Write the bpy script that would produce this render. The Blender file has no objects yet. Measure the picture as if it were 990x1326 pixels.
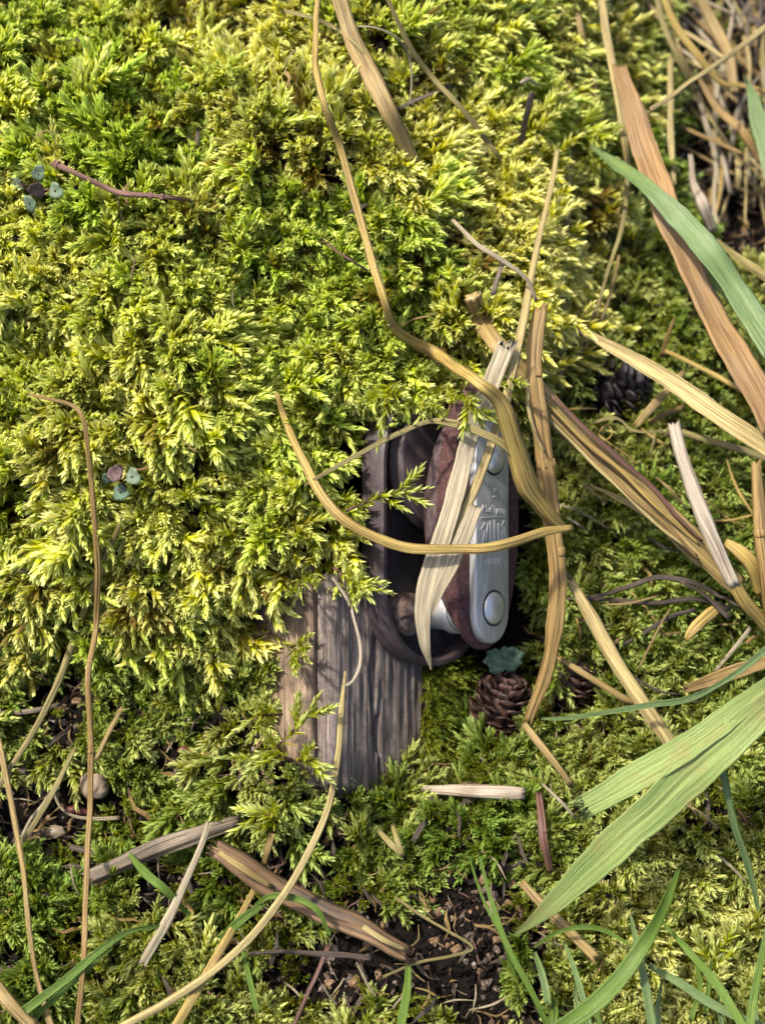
import bpy, bmesh, math, random
import numpy as np
from mathutils import Vector, Matrix, noise as mnoise

rnd = random.Random(7)
rng = np.random.default_rng(11)
scene = bpy.context.scene
C = scene.collection

# ------------------------------------------------------------------ camera, light, exposure (1 unit = 1 cm)
scene.unit_settings.scale_length = 0.01
PITCH = math.radians(68)
R = Vector((1, 0, 0)); U = Vector((0, math.sin(PITCH), math.cos(PITCH))); V = Vector((0, -math.cos(PITCH), math.sin(PITCH)))
DIST = 32.0; S = 18.0 / 990
TARGET = Vector((0, 0, 1.5)); CAM = TARGET + V * DIST
cam_d = bpy.data.cameras.new('camera'); cam = bpy.data.objects.new('camera', cam_d); C.objects.link(cam)
cam.location = CAM; cam.rotation_euler = (math.pi / 2 - PITCH, 0, 0)
cam_d.sensor_width = 36; cam_d.lens = 36 * DIST / (18 * 1326 / 990)
cam_d.clip_start = 0.5; cam_d.clip_end = 1000
cam_d.dof.use_dof = True; cam_d.dof.focus_distance = 29.8; cam_d.dof.aperture_fstop = 0.125
scene.camera = cam

SUN = (R * -0.45 + U * 0.55 + V * 0.70).normalized()
w = bpy.data.worlds.new('World'); scene.world = w; w.use_nodes = True
nt = w.node_tree; bg = nt.nodes['Background']
sky = nt.nodes.new('ShaderNodeTexSky'); sky.sky_type = 'NISHITA'; sky.sun_disc = False; sky.air_density = .8; sky.dust_density = 4.0; sky.ozone_density = .6
sky.sun_elevation = math.asin(SUN.z); sky.sun_rotation = math.atan2(SUN.x, SUN.y)
nt.links.new(sky.outputs[0], bg.inputs[0]); bg.inputs[1].default_value = 0.15
sl = bpy.data.lights.new('sun', 'SUN'); so = bpy.data.objects.new('sun', sl); C.objects.link(so)
sl.energy = 3.8; sl.angle = math.radians(3.0); sl.color = (1.0, 0.95, 0.86)
so.rotation_euler = (-SUN).to_track_quat('-Z', 'Y').to_euler(); so.location = SUN * 60
scene.view_settings.view_transform = 'Standard'; scene.view_settings.look = 'None'
scene.view_settings.exposure = 1.2; scene.view_settings.gamma = 1
scene.cycles.max_bounces = 6; scene.cycles.diffuse_bounces = 3; scene.cycles.transmission_bounces = 4

# ------------------------------------------------------------------ maps between picture points and the ground
def ray(px, py):
    return (-V * DIST + R * ((px - 495) * S) + U * ((663 - py) * S))
def at_z(px, py, z):
    d = ray(px, py); t = (z - CAM.z) / d.z
    return CAM + d * t
def project(x, y, z):                                  # numpy world -> photograph pixels
    dx = x - CAM.x; dy = y - CAM.y; dz = z - CAM.z
    dep = -(dy * V.y + dz * V.z); up = dy * U.y + dz * U.z
    return 495 + dx / dep * DIST / S, 663 - up / dep * DIST / S
def poly_sd(poly, x, y):                               # signed distance, positive inside
    x = np.asarray(x, float); y = np.asarray(y, float)
    ins = np.zeros(x.shape, bool); dm = np.full(x.shape, 1e9)
    n = len(poly)
    for i in range(n):
        ax, ay = poly[i]; bx, by = poly[(i + 1) % n]
        ex, ey = bx - ax, by - ay
        t = np.clip(((x - ax) * ex + (y - ay) * ey) / (ex * ex + ey * ey + 1e-9), 0, 1)
        dm = np.minimum(dm, np.hypot(x - ax - t * ex, y - ay - t * ey))
        c = ((ay > y) != (by > y)) & (x < (bx - ax) * (y - ay) / (by - ay + 1e-12) + ax)
        ins ^= c
    return np.where(ins, dm, -dm)
_perm = rng.random((64, 64))
def vnoise(x, y):
    x = np.asarray(x, float); y = np.asarray(y, float)
    xi = np.floor(x).astype(int); yi = np.floor(y).astype(int); fx = x - xi; fy = y - yi
    fx = fx * fx * (3 - 2 * fx); fy = fy * fy * (3 - 2 * fy)
    g = lambda a, b: _perm[a % 64, b % 64]
    return (g(xi, yi) * (1 - fx) + g(xi + 1, yi) * fx) * (1 - fy) + (g(xi, yi + 1) * (1 - fx) + g(xi + 1, yi + 1) * fx) * fy
def sstep(a, b, x):
    t = np.clip((x - a) / (b - a), 0, 1); return t * t * (3 - 2 * t)
MOUND = [(-900, -900), (740, -900), (735, 60), (712, 220), (690, 350), (655, 450), (600, 500), (525, 528), (484, 560), (476, 700),
         (446, 728), (330, 722), (290, 760), (270, 755), (200, 735), (90, 705), (-900, 700)]
PIT = [(440, 560), (640, 520), (640, 600), (640, 840), (620, 960), (600, 1000), (440, 1000)]
HOLLOW = [(830, -900), (1900, -900), (1900, 330), (900, 320), (850, 150)]
def H(x, y):
    mu, mv = project(np.asarray(x, float), np.asarray(y, float), 2.0)
    sd = poly_sd(MOUND, mu, mv)
    rt = sstep(600, 700, mu) * sstep(470, 400, mv); h = 3.5 * (sstep(-15, 40, sd) * (1 - rt) + sstep(-90, 110, sd) * rt); lo = sstep(325, 285, mu) * sstep(560, 640, mv); h = h * (1 - lo) + 3.5 * sstep(-130, 90, sd) * lo + 1.2 * sstep(40, 330, sd)
    h = h - 2.0 * sstep(-40, 120, poly_sd(HOLLOW, mu, mv))
    h = h + (vnoise(x * .95 + 19, y * .95 + 7) - .5) * 1.25 * sstep(0, 120, sd) + (vnoise(x * .45 + 9, y * .45) - .5) * 1.2 * (.35 + .65 * sstep(0, 150, sd)) + (vnoise(x * 1.3, y * 1.3 + 5) - .5) * .5
    h = h + 1.2 * np.exp(-(((mu - 330) / 60) ** 2 + ((mv - 960) / 110) ** 2))
    h = h - 1.0 * sstep(-60, 30, poly_sd(PIT, mu, mv))
    return h - 0.35
def Hs(x, y): return float(H(np.array([x]), np.array([y]))[0])
def P(px, py, h=0.0):                                  # h above the ground; h >= 100 means absolute height h - 100
    if h >= 50: return at_z(px, py, h - 100)
    d = ray(px, py); zs = np.linspace(9, -6, 301)
    ts = (zs - CAM.z) / d.z
    hit = np.nonzero(zs <= H(CAM.x + d.x * ts, CAM.y + d.y * ts) + h)[0]
    k = hit[0] if len(hit) else 300
    return CAM + d * ts[k]
def unit(p): return S * ((CAM - p).dot(V) / DIST)       # size of one photograph pixel at p

# ------------------------------------------------------------------ materials
def new_mat(name):
    m = bpy.data.materials.new(name); m.use_nodes = True
    t = m.node_tree; return m, t, t.nodes['Principled BSDF'], t.nodes['Material Output']
def N(t, typ, **kw):
    n = t.nodes.new(typ)
    for k, v in kw.items():
        if k in n.bl_rna.properties and not k in n.inputs: setattr(n, k, v)
    return n
def ramp(t, stops, src=None):
    r = t.nodes.new('ShaderNodeValToRGB'); e = r.color_ramp.elements
    while len(e) > 1: e.remove(e[-1])
    e[0].position, e[0].color = stops[0][0], (*stops[0][1], 1)
    for p, c in stops[1:]:
        k = e.new(p); k.color = (*c, 1)
    if src is not None: t.links.new(src, r.inputs[0])
    return r.outputs[0]
def noise(t, vec, scale, detail=4, rough=.6):
    n = t.nodes.new('ShaderNodeTexNoise'); n.inputs['Scale'].default_value = scale
    n.inputs['Detail'].default_value = detail; n.inputs['Roughness'].default_value = rough
    if vec is not None: t.links.new(vec, n.inputs['Vector'])
    return n.outputs['Fac']
def mixc(t, f, a, b, mode='MIX'):
    m = t.nodes.new('ShaderNodeMix'); m.data_type = 'RGBA'; m.blend_type = mode
    for s, v in ((0, f), (6, a), (7, b)):
        if isinstance(v, (int, float)): m.inputs[s].default_value = v
        elif isinstance(v, tuple): m.inputs[s].default_value = (*v, 1)
        else: t.links.new(v, m.inputs[s])
    return m.outputs[2]
def math_(t, op, a, b=0.0):
    m = t.nodes.new('ShaderNodeMath'); m.operation = op
    for s, v in ((0, a), (1, b)):
        if isinstance(v, (int, float)): m.inputs[s].default_value = v
        else: t.links.new(v, m.inputs[s])
    return m.outputs[0]
def bump(t, bsdf, h, strength=.4, dist=.05):
    b = t.nodes.new('ShaderNodeBump'); b.inputs['Strength'].default_value = strength; b.inputs['Distance'].default_value = dist
    t.links.new(h, b.inputs['Height']); t.links.new(b.outputs[0], bsdf.inputs['Normal'])
def attr(t, name, typ='GEOMETRY'):
    a = t.nodes.new('ShaderNodeAttribute'); a.attribute_name = name; a.attribute_type = typ; return a.outputs['Fac']
def translucent(t, bsdf, out, col, fac):
    tr = t.nodes.new('ShaderNodeBsdfTranslucent'); mx = t.nodes.new('ShaderNodeMixShader')
    if isinstance(col, tuple): tr.inputs[0].default_value = (*col, 1)
    else: t.links.new(col, tr.inputs[0])
    mx.inputs[0].default_value = fac
    t.links.new(bsdf.outputs[0], mx.inputs[1]); t.links.new(tr.outputs[0], mx.inputs[2]); t.links.new(mx.outputs[0], out.inputs[0])

def moss_mat(name, inst=True, greens=((.21, .33, .006), (.57, .54, .010)), tips=((.60, .74, .14), (.96, .92, .42))):
    m, t, b, out = new_mat(name)
    T = 'INSTANCER' if inst else 'OBJECT'
    if inst: tint, dead = attr(t, 'tint', T), attr(t, 'dead', T)
    else: tint, dead = None, None
    lf, age = attr(t, 'lf'), attr(t, 'age')
    oi = t.nodes.new('ShaderNodeObjectInfo')
    if tint is None:
        tint = 0.6; dead = 0.0
    body = mixc(t, tint, greens[0], greens[1]); tip = mixc(t, tint, tips[0], tips[1])
    f = math_(t, 'SUBTRACT', lf, math_(t, 'MULTIPLY', age, .55))
    r = t.nodes.new('ShaderNodeMapRange'); r.inputs[1].default_value = .25; r.inputs[2].default_value = .95; t.links.new(f, r.inputs[0])
    col = mixc(t, r.outputs[0], body, tip)
    old = t.nodes.new('ShaderNodeMapRange'); old.inputs[1].default_value = .55; old.inputs[2].default_value = 1.05
    t.links.new(math_(t, 'ADD', age, math_(t, 'MULTIPLY', dead, .75)), old.inputs[0])
    col = mixc(t, old.outputs[0], col, (.115, .062, .014))
    hv = t.nodes.new('ShaderNodeHueSaturation'); t.links.new(col, hv.inputs['Color'])
    v = t.nodes.new('ShaderNodeMapRange'); v.inputs[3].default_value = .75; v.inputs[4].default_value = 1.2; t.links.new(oi.outputs['Random'], v.inputs[0])
    t.links.new(v.outputs[0], hv.inputs['Value'])
    t.links.new(hv.outputs[0], b.inputs['Base Color'])
    b.inputs['Roughness'].default_value = .45; b.inputs['Specular IOR Level'].default_value = .32
    translucent(t, b, out, mixc(t, .35, hv.outputs[0], (.66, .69, .015)), .46)
    return m
def straw_mat(name, dark, light, blotch=(.22, .10, .03), bl=.35, rough=.5, fib=24, trans=.12, veins=0):
    m, t, b, out = new_mat(name)
    uv = t.nodes.new('ShaderNodeUVMap'); mp = t.nodes.new('ShaderNodeMapping'); mp.inputs['Scale'].default_value = (fib, .5, 1)
    oi = t.nodes.new('ShaderNodeObjectInfo'); av = t.nodes.new('ShaderNodeVectorMath'); av.operation = 'ADD'
    cx = t.nodes.new('ShaderNodeCombineXYZ'); t.links.new(math_(t, 'MULTIPLY', oi.outputs['Random'], 37.0), cx.inputs[2])
    t.links.new(uv.outputs[0], mp.inputs[0]); t.links.new(mp.outputs[0], av.inputs[0]); t.links.new(cx.outputs[0], av.inputs[1])
    n1 = noise(t, av.outputs[0], 1.0, 5, .65)
    mp2 = t.nodes.new('ShaderNodeMapping'); mp2.inputs['Scale'].default_value = (3, .9, 1); t.links.new(uv.outputs[0], mp2.inputs[0])
    av2 = t.nodes.new('ShaderNodeVectorMath'); av2.operation = 'ADD'; t.links.new(mp2.outputs[0], av2.inputs[0]); t.links.new(cx.outputs[0], av2.inputs[1])
    n2 = noise(t, av2.outputs[0], 1.0, 3)
    c = ramp(t, [(.34, dark), (.47, tuple(.35 * a + .65 * l for a, l in zip(dark, light))), (.62, light)], n1)
    bm_ = t.nodes.new('ShaderNodeMapRange'); bm_.inputs[1].default_value = .52; bm_.inputs[2].default_value = .75; bm_.inputs[4].default_value = bl
    t.links.new(n2, bm_.inputs[0])
    c = mixc(t, bm_.outputs[0], c, blotch)
    mp3 = t.nodes.new('ShaderNodeMapping'); mp3.inputs['Scale'].default_value = (9, .22, 1); t.links.new(uv.outputs[0], mp3.inputs[0])
    av3 = t.nodes.new('ShaderNodeVectorMath'); av3.operation = 'ADD'; t.links.new(mp3.outputs[0], av3.inputs[0]); t.links.new(cx.outputs[0], av3.inputs[1])
    n3 = noise(t, av3.outputs[0], 1.0, 3)
    sk = t.nodes.new('ShaderNodeMapRange'); sk.inputs[1].default_value = .54; sk.inputs[2].default_value = .66; sk.inputs[4].default_value = .55; t.links.new(n3, sk.inputs[0])
    c = mixc(t, sk.outputs[0], c, tuple(.75 * q for q in dark))
    if veins:
        sx = t.nodes.new('ShaderNodeSeparateXYZ'); t.links.new(uv.outputs[0], sx.inputs[0])
        vn = math_(t, 'SINE', math_(t, 'MULTIPLY', sx.outputs[0], 6.2832 * veins))
        vr = t.nodes.new('ShaderNodeMapRange'); vr.inputs[1].default_value = .2; vr.inputs[2].default_value = 1; vr.inputs[4].default_value = .5; t.links.new(vn, vr.inputs[0])
        c = mixc(t, vr.outputs[0], c, tuple(min(.8, 1.35 * q) for q in light))
    sp = noise(t, av.outputs[0], 9.0, 2)
    spk = t.nodes.new('ShaderNodeMapRange'); spk.inputs[1].default_value = .66; spk.inputs[2].default_value = .74; spk.inputs[4].default_value = .5; t.links.new(sp, spk.inputs[0])
    c = mixc(t, spk.outputs[0], c, tuple(.45 * q for q in dark))
    t.links.new(c, b.inputs['Base Color']); b.inputs['Roughness'].default_value = rough; b.inputs['Specular IOR Level'].default_value = .35
    bump(t, b, n1, .9, .05)
    if trans: translucent(t, b, out, c, trans)
    return m
def rough_mat(name, stops, scale=3, rough=.8, bmp=.5, dist=.06, metal=0, stretch=(1, 1, 1), spec=.3):
    m, t, b, out = new_mat(name)
    tc = t.nodes.new('ShaderNodeTexCoord'); mp = t.nodes.new('ShaderNodeMapping'); mp.inputs['Scale'].default_value = stretch
    t.links.new(tc.outputs['Object'], mp.inputs[0])
    n = noise(t, mp.outputs[0], scale, 6, .65)
    t.links.new(ramp(t, stops, n), b.inputs['Base Color'])
    b.inputs['Roughness'].default_value = rough; b.inputs['Metallic'].default_value = metal; b.inputs['Specular IOR Level'].default_value = spec
    n2 = noise(t, mp.outputs[0], scale * 3.5, 4, .7)
    bump(t, b, n2, bmp, dist)
    return m

M = {}
M['moss'] = moss_mat('mound moss')
M['ground_moss'] = moss_mat('ground moss', greens=((.050, .10, .005), (.20, .21, .009)), tips=((.29, .42, .08), (.72, .72, .28)))
M['fine_moss'] = moss_mat('fine moss', greens=((.06, .10, .008), (.18, .19, .012)), tips=((.18, .27, .03), (.46, .48, .09)))
M['sprig'] = moss_mat('sprig moss', inst=False, greens=((.13, .20, .008), (.36, .35, .014)), tips=((.42, .54, .13), (.74, .74, .36)))
M['golden'] = straw_mat('golden straw', (.085, .052, .012), (.40, .285, .078))
M['tan'] = straw_mat('tan straw', (.070, .044, .015), (.31, .22, .080), (.12, .06, .022), .5)
M['rust'] = straw_mat('brown straw', (.062, .034, .010), (.30, .195, .064), (.10, .045, .015), .55)
M['pale'] = straw_mat('pale straw', (.115, .08, .026), (.42, .335, .135), (.20, .12, .045), .45)
M['grey'] = straw_mat('grey weathered straw', (.050, .036, .019), (.36, .30, .19), (.09, .066, .035), .55, veins=44)
M['white'] = straw_mat('bleached straw', (.14, .10, .065), (.40, .34, .25), (.21, .11, .08), .5)
M['orange'] = straw_mat('tan orange dead blade', (.10, .05, .016), (.33, .20, .078), (.29, .20, .12), .7, fib=30, trans=.3, veins=36)
M['olive'] = straw_mat('olive stem', (.065, .05, .014), (.27, .225, .08), (.08, .042, .015), .5)
M['dark'] = straw_mat('dark rotting stem', (.014, .010, .008), (.09, .064, .045), (.02, .013, .012), .5, trans=0)
M['twig'] = straw_mat('red brown twig', (.026, .012, .009), (.15, .075, .05), (.03, .015, .012), .6, fib=14, trans=0)
M['grass'] = straw_mat('fresh grass', (.055, .115, .012), (.13, .205, .03), (.17, .21, .035), .45, rough=.4, fib=22, trans=.35, veins=30)
M['bluegrass'] = straw_mat('blue green grass', (.06, .11, .032), (.15, .215, .075), (.19, .225, .06), .4, rough=.4, fib=22, trans=.3, veins=36)
M['broad'] = straw_mat('fading green blade', (.12, .18, .035), (.235, .30, .085), (.25, .155, .055), .6, rough=.5, fib=30, trans=.3, veins=72)
M['bark'] = straw_mat('weathered bark', (.014, .009, .005), (.15, .088, .042), (.024, .016, .011), .8, fib=20, trans=0, rough=.6)
M['deadwood'] = straw_mat('grey dead wood', (.035, .026, .017), (.185, .145, .095), (.045, .033, .02), .6, fib=26, trans=0)
M['cone'] = rough_mat('cone scales', [(.3, (.010, .006, .005)), (.55, (.040, .020, .015)), (.75, (.12, .062, .046))], 3.5, .42, .5, .05)
M['black_cone'] = rough_mat('black cone scales', [(.3, (.006, .005, .006)), (.6, (.022, .017, .018)), (.8, (.07, .055, .055))], 2.5, .5, .5, .05)
M['stone'] = rough_mat('pebble', [(.3, (.05, .035, .02)), (.6, (.20, .15, .10)), (.8, (.30, .27, .23))], 2.5, .7, .4, .04)
M['petal'] = rough_mat('red bud scale', [(.3, (.05, .014, .010)), (.6, (.10, .030, .02)), (.8, (.20, .10, .07))], 4, .4, .3, .03)

# ------------------------------------------------------------------ object helpers
def link(name, mesh, mat=None, parent=None, smooth=True):
    o = bpy.data.objects.new(name, mesh); C.objects.link(o)
    if mat is not None and not mesh.materials: mesh.materials.append(mat)
    if parent is not None: o.parent = parent
    if smooth and hasattr(mesh, 'polygons') and len(mesh.polygons):
        mesh.polygons.foreach_set('use_smooth', np.ones(len(mesh.polygons), bool))
    return o
def tag(o, label=None, cat=None, group=None, kind=None):
    if label: o['label'] = label
    if cat: o['category'] = cat
    if group: o['group'] = group
    if kind: o['kind'] = kind
    return o
def empty(name, mw=None):
    o = bpy.data.objects.new(name, None); C.objects.link(o); o.empty_display_size = .3
    if mw is not None: o.matrix_world = mw
    return o
def from_bm(name, bm):
    me = bpy.data.meshes.new(name); bm.to_mesh(me); bm.free(); return me
def spline(pts, step):
    pts = [Vector(p) for p in pts]
    if len(pts) == 2: pts = [pts[0], (pts[0] + pts[1]) / 2, pts[1]]
    q = [pts[0] * 2 - pts[1]] + pts + [pts[-1] * 2 - pts[-2]]
    out = []; par = []
    for i in range(1, len(q) - 2):
        a, b, c, d = q[i - 1:i + 3]
        n = max(2, int((c - b).length / step))
        for k in range(n):
            t = k / n
            out.append(.5 * ((2 * b) + (c - a) * t + (2 * a - 5 * b + 4 * c - d) * t * t + (3 * b - a - 3 * c + d) * t ** 3)); par.append(i - 1 + t)
    out.append(pts[-1]); par.append(len(pts) - 1)
    return out, par
def tube_profile(k, ribs, rr):
    out = []
    ph = [rr.uniform(0, 6.28) for _ in range(3)]
    for i in range(k):
        a = 2 * math.pi * i / k
        r = 1 - .30 * math.exp(-((a - 1.75) / .28) ** 2) - .18 * math.exp(-((a - 4.6) / .25) ** 2) + ribs * (.5 * math.sin(a * 5 + ph[0]) + .5 * math.sin(a * 8 + ph[1]) + rr.uniform(-.3, .3))
        out.append((math.cos(a) * .5 * r, math.sin(a) * .5 * r))
    return out
def blade_profile(fold, th, rr, k=11, ridge=.012):
    top = []; bot = []
    for i in range(k):
        x = -.5 + i / (k - 1)
        y = fold * (abs(x) * 2) ** 1.3 * .5 + (ridge if i % 2 else -ridge) + rr.uniform(-.006, .006)
        top.append((x, y + th / 2)); bot.append((x, y - th / 2))
    return top + bot[::-1]
def strand_mesh(name, path, widths, flat=.55, prof=None, roll=0.0, twist=0.0, ends=('cut', 'cut'), ribs=.12, k=18, step=.12, seed=1, up=V, wob=.035):
    """A swept stem or blade: path in world coordinates, widths per path point."""
    rr = random.Random(seed)
    pts, par = spline(path, step)
    if wob:
        for i, p in enumerate(pts):
            pts[i] = p + Vector((mnoise.noise(p * .9 + Vector((seed, 0, 0))), mnoise.noise(p * .9 + Vector((0, seed, 0))), mnoise.noise(p * .9 + Vector((0, 0, seed))))) * wob
    if prof is None: prof = [(x, y * flat) for x, y in tube_profile(k, ribs, rr)]
    K = len(prof); n = len(pts)
    verts = []; faces = []; uvs = []
    L = 0; nrm = None; vs = []
    for i, p in enumerate(pts):
        tg = (pts[min(i + 1, n - 1)] - pts[max(i - 1, 0)]).normalized()
        side = tg.cross(up)
        if side.length < .15: side = tg.cross(R)
        side.normalize(); nr = side.cross(tg).normalized()
        if nrm is not None:                            # keep the frame from flipping
            pn = (nrm - tg * nrm.dot(tg)).normalized(); nr = (nr * .5 + pn * .5).normalized(); side = tg.cross(nr).normalized()
        nrm = nr
        a = roll + twist * i / n + .6 * mnoise.noise(p * .5 + Vector((seed, 3, 1)))
        s2 = side * math.cos(a) + nr * math.sin(a); n2 = nr * math.cos(a) - side * math.sin(a)
        f = par[i]; j = min(int(f), len(widths) - 1); j2 = min(j + 1, len(widths) - 1)
        wd = widths[j] + (widths[j2] - widths[j]) * (f - j)
        wd *= 1 + .16 * mnoise.noise(p * 1.3 + Vector((seed, 0, 0))) + .07 * mnoise.noise(p * 4 + Vector((0, seed, 0)))
        if i: L += (p - pts[i - 1]).length
        vs.append(L)
        for q, (x, y) in enumerate(prof):
            c = p + s2 * (x * wd) + n2 * (y * wd)
            if (i == 0 and ends[0] == 'torn') or (i == n - 1 and ends[1] == 'torn'):
                c = c + tg * (rr.uniform(-1, 1) * wd * .55)
            verts.append(c)
    for i in range(n - 1):
        for q in range(K):
            q2 = (q + 1) % K
            faces.append((i * K + q, i * K + q2, (i + 1) * K + q2, (i + 1) * K + q))
            uvs += [(q / K, vs[i]), ((q + 1) / K, vs[i]), ((q + 1) / K, vs[i + 1]), (q / K, vs[i + 1])]
    for e, base in ((0, 0), (1, (n - 1) * K)):
        ring = [base + q for q in range(K)]
        tg = (pts[1] - pts[0]).normalized() * -1 if e == 0 else (pts[-1] - pts[-2]).normalized()
        depth = -.25 if ends[e] in ('cut', 'torn') else .0
        c = sum((verts[r] for r in ring), Vector()) / K + tg * depth * widths[0 if e == 0 else -1] * flat
        ci = len(verts); verts.append(c)
        for q in range(K):
            a, b2 = ring[q], ring[(q + 1) % K]
            faces.append((b2, a, ci) if e == 0 else (a, b2, ci)); uvs += [(q / K, vs[0 if e == 0 else -1])] * 3
    org = pts[0].copy()
    me = bpy.data.meshes.new(name); me.from_pydata([v - org for v in verts], [], faces)
    uvl = me.uv_layers.new(name='UVMap'); uvl.data.foreach_set('uv', np.array(uvs, np.float32).ravel())
    me.update()
    return me, org, pts
SEED = [100]
def stalk(name, label, cat, pts, wpx, mat, group=None, nodes=(), blade=None, parent=None, flat=.45, lift=.45, **kw):
    """pts: (px, py, h) along the stem; wpx: width in photograph pixels (one per point or one number)."""
    SEED[0] += 1
    if lift: pts = [(p[0], p[1], p[2] + (lift if p[2] < 50 else 0)) for p in pts]
    path = [P(*p) if len(p) == 3 else P(p[0], p[1], .8) for p in pts]
    if not isinstance(wpx, (list, tuple)): wpx = [wpx] * len(path)
    ws = [max(.012, q * unit(p) * (.80 if q < 36 and not blade else (.88 if mat in (M['orange'], M['broad'], M['pale']) else 1))) for q, p in zip(wpx, path)]
    rr = random.Random(SEED[0])
    prof = blade_profile(blade[0], blade[1], rr, *blade[2:]) if blade else None
    me, org, sp = strand_mesh(name, path, ws, flat=flat, prof=prof, seed=SEED[0], **kw)
    o = link(name, me, mat); o.location = org
    if parent is not None:
        o.parent = parent; o.location = org - parent.location
    else: tag(o, label, cat, group)
    for f in nodes:                                    # swollen joints
        i = int(f * (len(sp) - 1)); i = max(1, min(len(sp) - 2, i))
        tg = (sp[i + 1] - sp[i - 1]).normalized(); wd = ws[min(int(f * len(ws)), len(ws) - 1)]
        a = sp[i] - tg * wd * .28; b = sp[i] + tg * wd * .28
        nm, no, _ = strand_mesh('node', [a, sp[i], b], [wd * 1.0, wd * 1.11, wd * 1.0], flat=max(flat, .5), seed=SEED[0] + 7, k=14, step=wd * .1, ribs=.06)
        nd = link('node', nm, M['rust'] if mat in (M['tan'], M['rust']) else (M['twig'] if mat == M['twig'] else M['olive'])); nd.parent = o; nd.location = no - org
    return o

# ------------------------------------------------------------------ the ground
def axis(lo, hi, st, far):
    a = list(np.arange(lo, hi + 1e-6, st)); d = st
    while a[-1] < far: d *= 1.5; a.append(a[-1] + d)
    d = st
    while a[0] > -far: d *= 1.5; a.insert(0, a[0] - d)
    return np.array(a)
gx = axis(-15, 15, .2, 220); gy = axis(-17, 19, .2, 220)
X, Y = np.meshgrid(gx, gy); Z = H(X, Y)
Z = Z + np.array([[mnoise.noise((x * 2.5, y * 2.5, 0)) for x in gx] for y in gy]) * .12
nx, ny = len(gx), len(gy)
gm = bpy.data.meshes.new('soil')
idx = np.arange(nx * ny).reshape(ny, nx)
F = np.stack([idx[:-1, :-1], idx[:-1, 1:], idx[1:, 1:], idx[1:, :-1]], -1).reshape(-1, 4)
gm.from_pydata(np.stack([X, Y, Z], -1).reshape(-1, 3).tolist(), [], F.tolist())
m, t, b, out = new_mat('damp soil')
tc = t.nodes.new('ShaderNodeTexCoord')
n1 = noise(t, tc.outputs['Object'], 1.6, 8, .7); n2 = noise(t, tc.outputs['Object'], 7, 6, .75)
c = ramp(t, [(.3, (.004, .0032, .0028)), (.5, (.011, .0075, .005)), (.66, (.024, .016, .010)), (.8, (.018, .022, .006))], n1)
c = mixc(t, .5, c, ramp(t, [(.35, (.003, .0022, .002)), (.6, (.016, .011, .0075)), (.75, (.05, .036, .024))], n2))
t.links.new(c, b.inputs['Base Color']); b.inputs['Roughness'].default_value = .8; b.inputs['Specular IOR Level'].default_value = .12
bump(t, b, n2, 1.0, .3)
tag(link('ground', gm, m), 'dark damp soil under the moss and dead grass', None, None, 'structure')

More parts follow.
